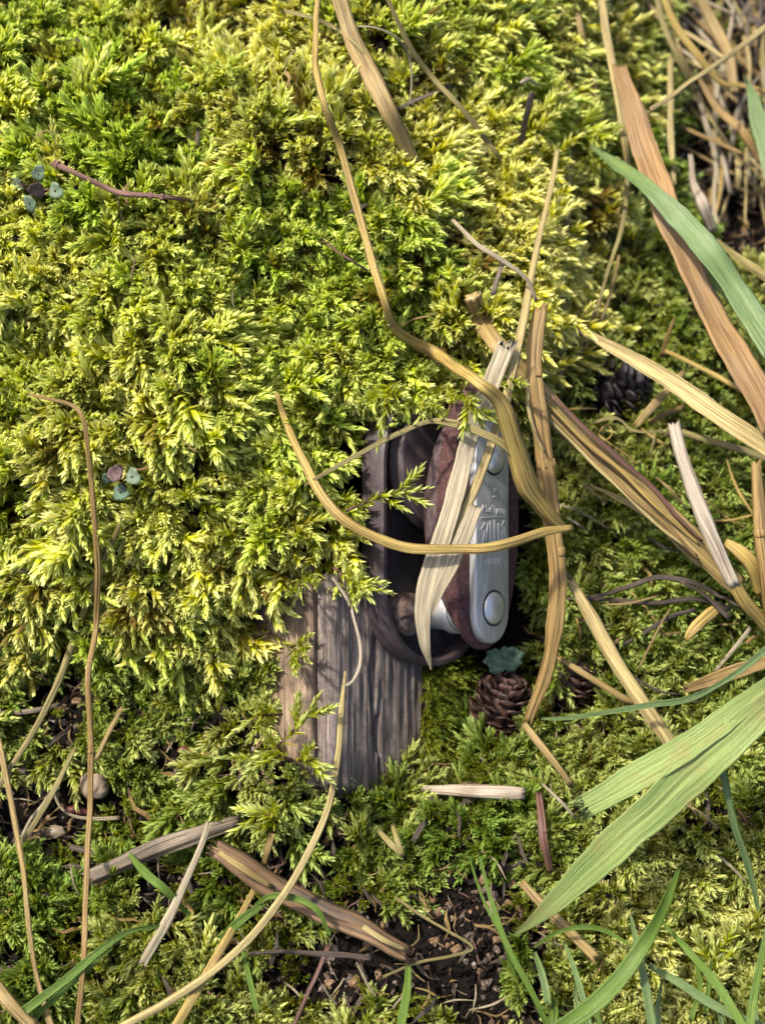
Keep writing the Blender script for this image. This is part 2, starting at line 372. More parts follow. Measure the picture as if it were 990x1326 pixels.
# ------------------------------------------------------------------ moss
def leaf_rows(L, W, curl, cup):
    """(x along, y across, z up) rows for one pointed, cupped leaf."""
    rows = []
    for tt, ww in ((0, .45), (.3, 1.0), (.65, .72)):
        z = curl * L * tt * tt
        rows.append([(tt * L, -W / 2 * ww, z + cup * W * ww), (tt * L, 0, z), (tt * L, W / 2 * ww, z + cup * W * ww)])
    return rows, (L, 0, curl * L)
class Shoot:
    def __init__(s): s.v = []; s.f = []; s.lf = []; s.age = []
    def leaf(s, p, ax, outw, L, W, age, curl, cup):
        ax = ax.normalized(); sd = ax.cross(outw)
        if sd.length < 1e-4: return
        sd.normalize(); up = sd.cross(ax)
        if up.dot(outw) > 0: up = -up
        rows, tip = leaf_rows(L, W, curl, cup); b0 = len(s.v)
        for r_i, r in enumerate(rows):
            for (x, y, z) in r:
                s.v.append(p + ax * x + sd * y + up * z); s.lf.append((0, .3, .65)[r_i]); s.age.append(age)
        s.v.append(p + ax * tip[0] + up * tip[2]); s.lf.append(1.0); s.age.append(age)
        for r_i in range(2):
            for c_ in range(2):
                a = b0 + r_i * 3 + c_; s.f.append((a, a + 1, a + 4, a + 3))
        s.f.append((b0 + 6, b0 + 7, b0 + 9)); s.f.append((b0 + 7, b0 + 8, b0 + 9))
    def stem(s, pts, r0, r1, age0, age1):
        b0 = len(s.v); n = len(pts)
        for i, p in enumerate(pts):
            tg = (pts[min(i + 1, n - 1)] - pts[max(0, i - 1)]).normalized()
            a = tg.orthogonal().normalized(); b = tg.cross(a); r = r0 + (r1 - r0) * i / (n - 1)
            for q in range(4):
                th = q * math.pi / 2; s.v.append(p + (a * math.cos(th) + b * math.sin(th)) * r)
                s.lf.append(.1); s.age.append(max(0, age0 + (age1 - age0) * i / (n - 1)))
        for i in range(n - 1):
            for q in range(4):
                s.f.append((b0 + i * 4 + q, b0 + i * 4 + (q + 1) % 4, b0 + (i + 1) * 4 + (q + 1) % 4, b0 + (i + 1) * 4 + q))
    def branch(s, p0, d0, bend, length, nl, L, W, rr, age0=.6, bare=0.15, spread=1.0, thin=.02):
        n = 8; pts = [p0.copy()]; d = d0.normalized()
        for i in range(n):
            d = (d + bend / n + Vector((rr.gauss(0, .06), rr.gauss(0, .06), rr.gauss(0, .06)))).normalized()
            pts.append(pts[-1] + d * (length / n))
        s.stem(pts, thin, thin * .5, age0 + .3, .1)
        ga = rr.uniform(0, 6.28)
        for i in range(nl):
            t = bare + (1 - bare) * (i / (nl - 1)) ** .85
            k = min(int(t * n), n - 1); p = pts[k].lerp(pts[k + 1], t * n - k); tg = (pts[k + 1] - pts[k]).normalized()
            a = tg.orthogonal().normalized(); b = tg.cross(a); ga += 2.4 + rr.gauss(0, .25)
            o = a * math.cos(ga) + b * math.sin(ga)
            ang = (.92 * (1 - t) + .26 * t + rr.gauss(0, .12)) * spread
            if t > .93: ang = .12 + rr.random() * .12
            size = (.55 + .5 * math.sin(math.pi * min(1, t * .8 + .15))) * rr.uniform(.8, 1.15)
            s.leaf(p, tg * math.cos(ang) + o * math.sin(ang), o, L * size, W * size, max(0, age0 * (1 - t) + rr.gauss(0, .08)), rr.uniform(-.05, .22), rr.uniform(.3, .6))
        return pts
    def mesh(s, name, mat):
        me = bpy.data.meshes.new(name); me.from_pydata(s.v, [], s.f)
        for nm, d in (('lf', s.lf), ('age', s.age)):
            a = me.attributes.new(nm, 'FLOAT', 'POINT'); a.data.foreach_set('value', np.array(d, np.float32))
        me.materials.append(mat); me.polygons.foreach_set('use_smooth', np.ones(len(me.polygons), bool)); me.update()
        return me
def mound_shoot(rr, L=.54, W=.165, length=2.05):
    s = Shoot(); ln = length * rr.uniform(.8, 1.15)
    pts = s.branch(Vector(), Vector((0, 0, 1)), Vector((rr.uniform(.3, 1.1), rr.uniform(-.3, .3), 0)), ln, int(52 * ln / length), L, W, rr, .75, .3, .80, .028)
    for j in range(rr.randint(5, 7)):
        k = rr.randint(2, 6); tg = (pts[k + 1] - pts[k]).normalized(); a = tg.orthogonal().normalized(); b = tg.cross(a); th = rr.uniform(0, 6.28)
        o = a * math.cos(th) + b * math.sin(th)
        s.branch(pts[k], tg * .75 + o * .8, tg * .5, length * rr.uniform(.22, .42), rr.randint(17, 24), L * .85, W * .85, rr, .45, .08, .80, .016)
    return s
def ground_shoot(rr): return mound_shoot(rr, .37, .112, 1.2)
def fine_shoot(rr):
    s = Shoot(); ln = rr.uniform(.5, .9)
    s.branch(Vector(), Vector((0, 0, 1)), Vector((rr.uniform(0, .6), 0, 0)), ln, 30, .16, .045, rr, .5, .1, 1.1, .014)
    for j in range(3):
        s.branch(Vector((rr.uniform(-.1, .1), rr.uniform(-.1, .1), 0)), Vector((rr.uniform(-.4, .4), rr.uniform(-.4, .4), 1)), Vector(), ln * rr.uniform(.6, .9), 20, .15, .045, rr, .5, .1, 1.1, .012)
    return s
def protos(name, mat, fn, n, seed):
    col = bpy.data.collections.new(name); rr = random.Random(seed)
    for i in range(n):
        o = bpy.data.objects.new('%s_form.%03d' % (name, i), fn(rr).mesh(name, mat)); col.objects.link(o)
    return col
def scatter(name, col, pts, axes, toward, scl, tint, dead, nvar, label):
    n = len(pts)
    z = axes / np.linalg.norm(axes, axis=1)[:, None]
    x = toward - z * (toward * z).sum(1)[:, None]; x /= (np.linalg.norm(x, axis=1)[:, None] + 1e-9); y = np.cross(z, x)
    ey = -np.arcsin(np.clip(x[:, 2], -1, 1)); ex = np.arctan2(y[:, 2], z[:, 2]); ez = np.arctan2(x[:, 1], x[:, 0])
    me = bpy.data.meshes.new(name); me.from_pydata(pts.tolist(), [], [])
    def put(nm, ty, d, key='value'):
        a = me.attributes.new(nm, ty, 'POINT'); a.data.foreach_set(key, np.ascontiguousarray(d).ravel())
    put('rot', 'FLOAT_VECTOR', np.stack([ex, ey, ez], -1).astype(np.float32), 'vector'); put('scl', 'FLOAT', scl.astype(np.float32))
    put('idx', 'INT', rng.integers(0, nvar, n).astype(np.int32)); put('tint', 'FLOAT', tint.astype(np.float32)); put('dead', 'FLOAT', dead.astype(np.float32))
    o = bpy.data.objects.new(name, me); C.objects.link(o)
    g = bpy.data.node_groups.new(name, 'GeometryNodeTree')
    g.interface.new_socket('Geometry', in_out='INPUT', socket_type='NodeSocketGeometry'); g.interface.new_socket('Geometry', in_out='OUTPUT', socket_type='NodeSocketGeometry')
    gi = g.nodes.new('NodeGroupInput'); go = g.nodes.new('NodeGroupOutput'); ip = g.nodes.new('GeometryNodeInstanceOnPoints')
    ci = g.nodes.new('GeometryNodeCollectionInfo'); ci.inputs['Collection'].default_value = col; ci.inputs['Separate Children'].default_value = True; ci.inputs['Reset Children'].default_value = True
    def na(nm, ty):
        q = g.nodes.new('GeometryNodeInputNamedAttribute'); q.data_type = ty; q.inputs[0].default_value = nm; return q.outputs[0]
    e2r = g.nodes.new('FunctionNodeEulerToRotation'); g.links.new(na('rot', 'FLOAT_VECTOR'), e2r.inputs[0])
    L_ = g.links.new
    L_(gi.outputs[0], ip.inputs['Points']); L_(ci.outputs[0], ip.inputs['Instance']); ip.inputs['Pick Instance'].default_value = True
    L_(na('idx', 'INT'), ip.inputs['Instance Index']); L_(e2r.outputs[0], ip.inputs['Rotation']); L_(na('scl', 'FLOAT'), ip.inputs['Scale']); L_(ip.outputs[0], go.inputs[0])
    md = o.modifiers.new('scatter', 'NODES'); md.node_group = g
    tag(o, label, None, None, 'stuff')
    return o
OPENING = [(322, 745), (412, 745), (458, 752), (476, 690), (480, 580), (500, 540), (560, 530), (575, 490), (610, 478), (650, 485), (700, 560), (700, 850), (625, 880), (575, 1000), (440, 1000), (340, 950)]
CLEAR = [(318, 765), (458, 765), (474, 590), (500, 545), (600, 530), (690, 560), (690, 850), (625, 880), (570, 990), (440, 990), (340, 940)]
DISCS = [(647, 912, 46), (797, 505, 46), (738, 888, 34), (652, 858, 26), (45, 245, 26), (160, 618, 22), (122, 1018, 22), (100, 1052, 18), (237, 971, 9)]
def clear_discs(x, y, z):
    u, v = project(x, y, z); ok = np.ones(np.shape(u), bool)
    for a, b, r in DISCS: ok &= np.hypot(u - a, v - b) > r
    return ok
def grads(x, y):
    e = .25; return (H(x + e, y) - H(x - e, y)) / (2 * e), (H(x, y + e) - H(x, y - e)) / (2 * e)
def sample(n, lo=(-14, -16), hi=(14, 18)):
    g = int(math.sqrt(n * (hi[1] - lo[1]) / (hi[0] - lo[0]))); k = int(n / g) + 1
    a, b = np.meshgrid(np.linspace(lo[0], hi[0], k), np.linspace(lo[1], hi[1], g))
    a = a.ravel() + rng.normal(0, (hi[0] - lo[0]) / k * .45, a.size); b = b.ravel() + rng.normal(0, (hi[1] - lo[1]) / g * .45, b.size)
    return a, b
def lean_axes(x, y, gx_, gy_, tilt, bias):
    nrm = np.stack([-gx_, -gy_, np.ones_like(x)], -1); nrm /= np.linalg.norm(nrm, axis=1)[:, None]
    az = 6.28 * 1.6 * vnoise(x * .5 + 20, y * .5 + 3) + rng.normal(0, 1.0, x.size)
    d = np.stack([np.cos(az) + bias[0] - gx_ * .5, np.sin(az) + bias[1] - gy_ * .5, np.zeros_like(x)], -1)
    d /= np.linalg.norm(d, axis=1)[:, None] + 1e-6
    ti = tilt[0] + tilt[1] * rng.random(x.size)
    ax = nrm * np.cos(ti)[:, None] + d * np.sin(ti)[:, None]
    return ax, d
def spot(mu, mv, cx, cy, r): return np.exp(-((mu - cx) ** 2 + (mv - cy) ** 2) / (r * r))

# the thick yellow green mound
x, y = sample(21000); z = H(x, y); mu, mv = project(x, y, z + .8)
sd = poly_sd(MOUND, *project(x, y, 2.0))
gx_, gy_ = grads(x, y)
ax, d = lean_axes(x, y, gx_, gy_, (.35, .75), (0, -.55))
tipx, tipy = project(x + ax[:, 0] * 1.3, y + ax[:, 1] * 1.3, z + ax[:, 2] * 1.3)
gap = .65 * vnoise(x * 1.1 + 3, y * 1.1 + 8) + .35 * vnoise(x * 2.6 + 3, y * 2.6 + 8); dens = vnoise(x * .3 + 1, y * .3 + 4)
keep = (sd > -12 - 75 * sstep(325, 285, mu) * sstep(560, 640, mv) * rng.random(x.size) - 45 * sstep(600, 700, mu) * sstep(470, 400, mv)) & (poly_sd(OPENING, mu, mv) < 0) & (poly_sd(CLEAR, tipx, tipy) < 4) & (gap > .25 - .12 * dens) & clear_discs(x, y, z + .5) & clear_discs(x + ax[:, 0] * 1.5, y + ax[:, 1] * 1.5, z + ax[:, 2] * 1.5)
x, y, z, mu, mv, sd, gx_, gy_ = [q[keep] for q in (x, y, z, mu, mv, sd, gx_, gy_)]; ax, d = ax[keep], d[keep]
tint = np.clip(.74 + (vnoise(x * .35, y * .35 + 30) - .5) * 1.3 + rng.normal(0, .14, x.size) - .7 * spot(mu, mv, 150, 110, 110) - .45 * spot(mu, mv, 400, 240, 90) - .3 * spot(mu, mv, 40, 80, 90), 0, 1)
dead = np.clip((vnoise(x * .9 + 50, y * .9) - .55) * 2.4, 0, .9) + np.clip((vnoise(x * 2.3 + 5, y * 2.3) - .68) * 3, 0, .8) + .75 * spot(mu, mv, 350, 720, 55) + .55 * spot(mu, mv, 590, 70, 60) + .3 * spot(mu, mv, 260, 70, 60) + rng.normal(0, .08, x.size)
dead = np.clip(dead + .4 * sstep(30, -10, sd), 0, 1)
col = protos('mound_moss', M['moss'], mound_shoot, 12, 3)
scatter('moss_mound', col, np.stack([x, y, z - .35], -1), ax, d, np.clip(rng.normal(.76, .15, x.size), .45, 1.2), tint, dead, 12, 'thick cushion of yellow green feathery moss covering the bank')

# darker moss on the low ground
x, y = sample(18000); z = H(x, y); sd = poly_sd(MOUND, *project(x, y, 2.0)); mu, mv = project(x, y, z + .3)
gx_, gy_ = grads(x, y); ax, d = lean_axes(x, y, gx_, gy_, (.2, .8), (0, -.2))
tipx, tipy = project(x + ax[:, 0] * .7, y + ax[:, 1] * .7, z + ax[:, 2] * .7)
gap = vnoise(x * .8 + 40, y * .8 + 2)
bare = .35 + .06 * sstep(340, 250, mu) * sstep(640, 720, mv) + .62 * spot(mu, mv, 40, 1010, 90) + .5 * spot(mu, mv, 600, 1280, 110) + .45 * spot(mu, mv, 100, 1150, 70) + .4 * spot(mu, mv, 560, 1180, 100) + .3 * spot(mu, mv, 430, 1120, 70) - .25 * spot(mu, mv, 270, 900, 70) + .35 * spot(mu, mv, 60, 880, 70) - .1 * spot(mu, mv, 250, 850, 90) - .3 * sstep(690, 760, mu)
hol = poly_sd(HOLLOW, *project(x, y, 0.0))
keep = (sd < 5) & (poly_sd(OPENING, mu, mv) < -2) & (poly_sd(CLEAR, tipx, tipy) < 2) & (gap > bare) & clear_discs(x, y, z + .2) & clear_discs(x + ax[:, 0] * .9, y + ax[:, 1] * .9, z + ax[:, 2] * .9) & ((hol < -10) | (rng.random(x.size) < .03))
x, y, z, mu, mv = [q[keep] for q in (x, y, z, mu, mv)]; ax, d = ax[keep], d[keep]
tint = np.clip(.45 + (vnoise(x * .4 + 7, y * .4) - .5) * .9 + rng.normal(0, .15, x.size) + .5 * spot(mu, mv, 880, 1230, 140) - .2 * spot(mu, mv, 780, 800, 150), 0, 1)
dead = np.clip((vnoise(x + 30, y + 60) - .6) * 2 + rng.normal(0, .1, x.size), 0, .9)
col = protos('ground_moss', M['ground_moss'], ground_shoot, 10, 5)
scatter('ground_moss', col, np.stack([x, y, z - .15], -1), ax, d, np.clip(rng.normal(.84, .2, x.size), .45, 1.35), tint, dead, 10, 'darker green starry moss growing in patches on the damp soil')

# ------------------------------------------------------------------ the wooden post and the pulley block screwed to it
A = math.radians(48)
n_ = R * math.sin(A) + V * math.cos(A); w_ = R * math.cos(A) - V * math.sin(A)
def frame(o): return Matrix(((w_.x, U.x, n_.x, o.x), (w_.y, U.y, n_.y, o.y), (w_.z, U.z, n_.z, o.z), (0, 0, 0, 1)))
CORNER = at_z(428, 700, 3.0)
def wood_mat(name, stops, sc=1.0):
    m, t, b, out = new_mat(name)
    tc = t.nodes.new('ShaderNodeTexCoord'); mp = t.nodes.new('ShaderNodeMapping'); mp.inputs['Scale'].default_value = (12 * sc, .42 * sc, 12 * sc)
    t.links.new(tc.outputs['Object'], mp.inputs[0]); n1 = noise(t, mp.outputs[0], 1.3, 7, .7)
    c = ramp(t, stops, n1)
    n2 = noise(t, tc.outputs['Object'], 1.9, 8, .78)
    st = t.nodes.new('ShaderNodeMapRange'); st.inputs[1].default_value = .47; st.inputs[2].default_value = .66; st.inputs[4].default_value = .85; t.links.new(n2, st.inputs[0])
    c = mixc(t, st.outputs[0], c, (.05, .035, .026))
    sep = t.nodes.new('ShaderNodeSeparateXYZ'); t.links.new(tc.outputs['Object'], sep.inputs[0])
    wet = t.nodes.new('ShaderNodeMapRange'); wet.inputs[1].default_value = -4.3; wet.inputs[2].default_value = -5.3; t.links.new(math_(t, 'ADD', sep.outputs[1], math_(t, 'MULTIPLY', n2, 1.2)), wet.inputs[0])
    c = mixc(t, math_(t, 'MULTIPLY', wet.outputs[0], .85), c, (.022, .015, .010))
    t.links.new(c, b.inputs['Base Color']); b.inputs['Roughness'].default_value = .6; b.inputs['Specular IOR Level'].default_value = .35
    bump(t, b, n1, .8, .10); return m
M['wood'] = wood_mat('grey weathered wood', [(.30, (.026, .018, .014)), (.45, (.11, .084, .070)), (.56, (.21, .165, .138)), (.72, (.36, .29, .235))])
M['board'] = wood_mat('lit brown weathered wood', [(.28, (.045, .028, .016)), (.46, (.16, .11, .066)), (.60, (.27, .19, .12)), (.76, (.42, .31, .2))])  # brown of the sunlit face put into the board's wood colour
def grain_block(name, x0, x1, y0, y1, z0, z1, mat, parent, seed, nx=90, ny=60, amp=.05, rag=.12, slope=0.0):
    """A block whose top face (z1) carries real grooves running along y, with a ragged lower end."""
    rr = random.Random(seed); bm = bmesh.new(); g = []
    prof = [amp * (mnoise.noise((i * .95, seed, 0)) + .8 * mnoise.noise((i * .25, seed, 4))) for i in range(nx + 1)]
    cracks = [(rr.uniform(.06, .94), rr.uniform(0, .7), rr.uniform(.2, .6), rr.uniform(-.03, .03)) for _ in range(7)]
    for j in range(ny + 1):
        row = []
        for i in range(nx + 1):
            x = x0 + (x1 - x0) * i / nx; y = y0 + (y1 - y0) * j / ny + slope * (x - x0) * (1 - j / ny)
            e = min(i, nx - i) / 3
            dz = prof[i] * (.8 + .5 * mnoise.noise((i * .3, y * .5, seed))) + .03 * mnoise.noise((x * 4, y * 1.2, seed))
            for cf, c0, cl, cd in cracks:
                v_ = (j / ny - c0) / cl
                if 0 < v_ < 1: dz -= .30 * math.sin(math.pi * v_) * max(0, 1 - abs(i / nx - cf - cd * v_ - .012 * math.sin(v_ * 9)) * nx / 1.1)
            if e < 1: dz -= .10 * (1 - e) ** 2
            if j < 3: dz -= (3 - j) * .05 + rr.random() * .05; y += rr.uniform(-rag, rag)
            row.append(bm.verts.new((x, y, z1 + dz)))
        g.append(row)
    for j in range(ny):
        for i in range(nx): bm.faces.new((g[j][i], g[j][i + 1], g[j + 1][i + 1], g[j + 1][i]))
    edge = [g[0][i] for i in range(nx + 1)] + [g[j][nx] for j in range(1, ny + 1)] + [g[ny][i] for i in range(nx - 1, -1, -1)] + [g[j][0] for j in range(ny - 1, 0, -1)]
    low = [bm.verts.new((v.co.x, v.co.y, z0)) for v in edge]
    for i in range(len(edge)): k = (i + 1) % len(edge); bm.faces.new((edge[k], edge[i], low[i], low[k]))
    bm.faces.new(low[::-1])
    return link(name, from_bm(name, bm), mat, parent)
post = tag(empty('wooden_post', frame(CORNER)), 'weathered grey wooden post end under the mossy bank carrying the pulley block', 'post')
grain_block('post_body', 0.02, 4.9, -5.65, -.75, -3.4, 0, M['wood'], post, 3, slope=-.30)
side = bpy.data.objects.new('side_board', None)
sb = grain_block('side_board', .42, 3.9, -5.2, -.5, .0, .34, M['board'], post, 9, nx=36)
# the board lies on the post's other face: turn it so that its grooved side looks along -w
sb.matrix_local = Matrix(((0, 0, -1, 0), (0, 1, 0, 0), (-1, 0, 0, 0), (0, 0, 0, 1))) @ Matrix.Scale(-1, 4, (1, 0, 0)) @ Matrix.Scale(-1, 4, (1, 0, 0))
bpy.data.objects.remove(side)

BLK = CORNER + w_ * 3.0; DZ = -.42
M['dark_plastic'] = rough_mat('weathered dark plastic', [(.3, (.010, .008, .009)), (.6, (.030, .024, .026)), (.8, (.075, .062, .066))], 1.6, .5, .35, .03)
M['grey_plastic'] = rough_mat('greyed plastic', [(.3, (.024, .016, .016)), (.6, (.052, .038, .039)), (.8, (.10, .08, .082))], 2.2, .5, .3, .02)
M['laminate'] = rough_mat('brown fabric laminate', [(.3, (.024, .010, .009)), (.52, (.060, .024, .022)), (.72, (.11, .055, .05)), (.85, (.18, .115, .105))], 11, .78, .8, .03)
M['laminate_edge'] = rough_mat('worn laminate edge', [(.3, (.035, .02, .02)), (.55, (.075, .048, .048)), (.75, (.15, .11, .105))], 10, .75, .8, .04, stretch=(1, .6, 1))
M['steel'] = rough_mat('dull stainless steel', [(.3, (.30, .295, .28)), (.6, (.43, .42, .40)), (.8, (.56, .55, .52))], 3.0, .5, .5, .015, metal=.7, stretch=(2.5, .5, 2.5))
M['bright_steel'] = rough_mat('rubbed steel', [(.3, (.42, .42, .41)), (.7, (.58, .575, .56))], 3, .36, .2, .01, metal=.75)
M['stamp'] = rough_mat('stamped marks', [(.3, (.48, .47, .45)), (.7, (.68, .67, .65))], 9, .4, .2, .01, metal=.5)
M['rusty'] = rough_mat('rusty screw', [(.3, (.03, .018, .014)), (.5, (.10, .066, .052)), (.7, (.20, .155, .13))], 4, .85, .6, .05)
block = tag(empty('pulley_block', frame(BLK)), 'old brown pulley block with stamped steel strap screwed to the mossy wooden post', 'pulley block')
def outline_stadium(hw, ytop, ybot, k=20, ry=None):
    ry = ry or hw; pts = []
    for i in range(k + 1):
        a = math.pi + math.pi * i / k; pts.append((math.cos(a) * hw, ybot + ry + math.sin(a) * ry))
    for i in range(k + 1):
        a = math.pi * i / k; pts.append((math.cos(a) * hw, ytop - ry + math.sin(a) * ry))
    return pts
def super_outline(hw, hh, yc, p, k=72):
    pts = []
    for i in range(k):
        a = -math.pi / 2 + 2 * math.pi * i / k; c, s_ = math.cos(a), math.sin(a)
        pts.append((hw * math.copysign(abs(c) ** (2 / p), c), yc + hh * math.copysign(abs(s_) ** (2 / p), s_)))
    return pts
def slab(name, pts, layers, mat, parent, mats=None):
    """layers: (z, inset) from bottom to top; a closed solid with the outline shrunk at each layer."""
    bm = bmesh.new(); rings = []
    n = len(pts); nrm = []
    for i in range(n):
        a, b2 = pts[i - 1], pts[(i + 1) % n]; tx, ty = b2[0] - a[0], b2[1] - a[1]; l = math.hypot(tx, ty) or 1
        nrm.append((ty / l, -tx / l))
    for z, ins in layers: rings.append([bm.verts.new((p[0] - q[0] * ins, p[1] - q[1] * ins, z)) for p, q in zip(pts, nrm)])
    for r0, r1 in zip(rings, rings[1:]):
        for i in range(n): bm.faces.new((r0[i], r0[(i + 1) % n], r1[(i + 1) % n], r1[i]))
    bm.faces.new(rings[0][::-1]); bm.faces.new(rings[-1])
    return link(name, from_bm(name, bm), mat, parent, smooth=True)
def auto_smooth(o, ang=40):
    me = o.data; bm = bmesh.new(); bm.from_mesh(me)
    for e in bm.edges:
        if len(e.link_faces) == 2 and e.calc_face_angle(0) > math.radians(ang): e.smooth = False
    bm.to_mesh(me); bm.free()
def cyl(name, c, r, z0, z1, mat, parent, bev=.05, k=40, axis='z', dome=0):
    pts = [(c[0] + r * math.cos(2 * math.pi * i / k), c[1] + r * math.sin(2 * math.pi * i / k)) for i in range(k)]
    lay = [(z0, 0), (z1 - bev, 0), (z1 - bev * .3, bev * .3), (z1, bev)]
    if dome: lay += [(z1 + dome * math.sin(math.pi / 2 * f), bev + (r - bev) * (1 - math.cos(math.pi / 2 * f)) * .98) for f in (.2, .4, .6, .8, 1)]
    o = slab(name, pts, lay, mat, parent); auto_smooth(o, 50); return o
auto_smooth(slab('back_plate', outline_stadium(2.0, 3.7, -2.95), [(.0, .02), (.05, 0), (.22, 0), (.26, .04)], M['dark_plastic'], block))
# raised rim round the back plate
bm = bmesh.new(); po = outline_stadium(2.04, 3.74, -2.99, 26); pi_ = outline_stadium(1.86, 3.56, -2.81, 26)
rg = [[bm.verts.new((x, y, z)) for x, y in o_] for o_, z in ((po, .06), (po, .62), (outline_stadium(2.0, 3.7, -2.95, 26), .68), (outline_stadium(1.90, 3.6, -2.85, 26), .68), (pi_, .62), (pi_, .2))]
n0 = len(po)
for a, b2 in zip(rg, rg[1:]):
    for i in range(n0): bm.faces.new((a[i], a[(i + 1) % n0], b2[(i + 1) % n0], b2[i]))
auto_smooth(link('rim', from_bm('rim', bm), M['grey_plastic'], block), 50)
# sheave: a grooved wheel behind the cheek
bm = bmesh.new(); k = 56; prof_ = [(.38, 1.56), (.42, 1.62), (.52, 1.62), (.60, 1.45), (.66, 1.42), (.72, 1.45), (.80, 1.62), (.88, 1.62), (.92, 1.56)]
rings = [[bm.verts.new((r * math.cos(2 * math.pi * i / k), 1.8 + r * math.sin(2 * math.pi * i / k), z)) for i in range(k)] for z, r in prof_]
for a, b2 in zip(rings, rings[1:]):
    for i in range(k): bm.faces.new((a[i], a[(i + 1) % k], b2[(i + 1) % k], b2[i]))
bm.faces.new(rings[0][::-1]); bm.faces.new(rings[-1])
auto_smooth(link('sheave', from_bm('sheave', bm), M['grey_plastic'], block), 60)
cyl('spindle', (0, 1.8), .4, .27, 1.55 + DZ, M['steel'], block)
# brown cheek, worn rounded edge first, face second
ck = super_outline(1.27, 3.1, .58, 2.1)
lay = [(1.36, .34), (1.39, .20), (1.46, .09), (1.58, .02), (1.75, 0), (2.15, 0), (2.30, .03), (2.40, .10), (2.45, .22)]
lay = [(z + DZ, q) for z, q in lay]
bm = bmesh.new(); rings = []
for z, sx, sy in ((1.30, .45, .34), (1.34, .66, .48), (1.44, .80, .58), (1.62, .91, .70), (1.82, .97, .81), (2.02, 1.0, .91), (2.16, 1.01, .97), (2.28, 1.02, 1.0), (2.38, 1.01, .995), (2.43, .985, .985), (2.45, .94, .97)):
    rings.append([bm.verts.new((x * sx, .58 + (y - .58) * sy + .0, z + DZ)) for x, y in ck])
for a, b2 in zip(rings, rings[1:]):
    for i in range(len(ck)): bm.faces.new((a[i], a[(i + 1) % len(ck)], b2[(i + 1) % len(ck)], b2[i]))
bm.faces.new(rings[0][::-1]); bm.faces.new(rings[-1])
cheek = link('cheek', from_bm('cheek', bm), M['laminate'], block); auto_smooth(cheek, 60)
bm = bmesh.new(); rings = []
for z, sx, sy in ((1.60, .89, .68), (1.64, .935, .715), (1.82, .985, .818), (2.0, 1.01, .908), (2.05, .99, .91)):
    rings.append([bm.verts.new((x * sx, .58 + (y - .58) * sy, z + DZ)) for x, y in ck])
for a, b2 in zip(rings, rings[1:]):
    for i in range(len(ck)): bm.faces.new((a[i], a[(i + 1) % len(ck)], b2[(i + 1) % len(ck)], b2[i]))
link('wear_band', from_bm('wear_band', bm), M['laminate_edge'], cheek)
strap = slab('strap', outline_stadium(.62, 3.4, -2.36, 20, .70), [(z + DZ, q) for z, q in ((2.455, .0), (2.57, 0), (2.61, .010), (2.628, .03), (2.634, .06))], M['steel'], block); auto_smooth(strap, 50)
cyl('rivet', (.03, -1.55), .37, 2.64 + DZ, 2.70 + DZ, M['bright_steel'], strap, bev=.05, dome=.05)
cyl('rivet_gap_shade', (.03, -1.55), .415, 2.632 + DZ, 2.645 + DZ, M['dark_plastic'], strap, bev=.005)  # dark ring standing in for the shade in the gap round the rivet
cyl('rivet', (.03, 1.85), .34, 2.64 + DZ, 2.70 + DZ, M['bright_steel'], strap, bev=.05, dome=.10)
cyl('rivet_gap_shade', (.03, 1.85), .39, 2.632 + DZ, 2.645 + DZ, M['dark_plastic'], strap, bev=.005)  # the upper rivet's gap shade, also a dark ring
cyl('axle', (0, -1.62), .50, .26, 1.95 + DZ, M['steel'], block)
cyl('collar', (0, -1.62), .57, 1.48 + DZ, 1.72 + DZ, M['steel'], block, bev=.04)
# rusty slotted screw
sc = (-1.0, -1.72)
scr = cyl('screw', sc, .50, .26, .62, M['rusty'], block, bev=.06, dome=.12)
bm = bmesh.new(); bmesh.ops.create_cube(bm, size=1, matrix=Matrix.Translation((sc[0], sc[1], .745)) @ Matrix.Rotation(.12, 4, 'Z') @ Matrix.Diagonal((.98, .07, .02, 1)))
link('slot', from_bm('slot', bm), M['dark_plastic'], scr, smooth=False)
# stamped lettering and emblem, raised a hair above the strap
def bars(name, segs, z, mat, parent, th=.02):
    bm = bmesh.new()
    for x0, y0, x1, y1, wd in segs:
        d = Vector((x1 - x0, y1 - y0, 0)); L_ = d.length; a = math.atan2(d.y, d.x)
        bmesh.ops.create_cube(bm, size=1, matrix=Matrix.Translation(((x0 + x1) / 2, (y0 + y1) / 2, z)) @ Matrix.Rotation(a, 4, 'Z') @ Matrix.Diagonal((L_, wd, th, 1)))
    return link(name, from_bm(name, bm), mat, parent, smooth=False)
EY = -.12                                               # emblem base line
segs = [(-.10, EY, -.10, EY + .55, .05), (.05, EY, .05, EY + .58, .05), (.20, EY, .20, EY + .50, .045), (-.40, EY, -.32, EY + .34, .03), (-.27, EY + .12, -.19, EY + .50, .03), (-.45, EY + .35, -.30, EY + .52, .025),
        (.38, EY + .02, .33, EY + .34, .03), (.52, EY, .40, EY + .42, .03), (.30, EY + .42, .42, EY + .56, .025), (-.46, EY + .62, .50, EY + .66, .014)]
segs += [(-.30 + .12 * i, EY - .42, -.24 + .12 * i, EY - .30, .03) for i in range(5)] + [(.02, EY + 1.20, .08, EY + 1.28, .06), (.0, EY + 1.10, .14, EY + 1.12, .03)]
bars('emblem', segs, 2.637 + DZ, M['stamp'], strap)
fc = bpy.data.curves.new('lettering', 'FONT'); fc.body = 'MarTyrm'; fc.size = .23; fc.extrude = .008; fc.align_x = 'CENTER'
fo = bpy.data.objects.new('lettering', fc); C.objects.link(fo); bpy.context.view_layer.update()
fm = bpy.data.meshes.new_from_object(fo.evaluated_get(bpy.context.evaluated_depsgraph_get())); bpy.data.objects.remove(fo)
lt = link('lettering', fm, M['stamp'], strap, smooth=False); fm.materials.clear(); fm.materials.append(M['stamp'])
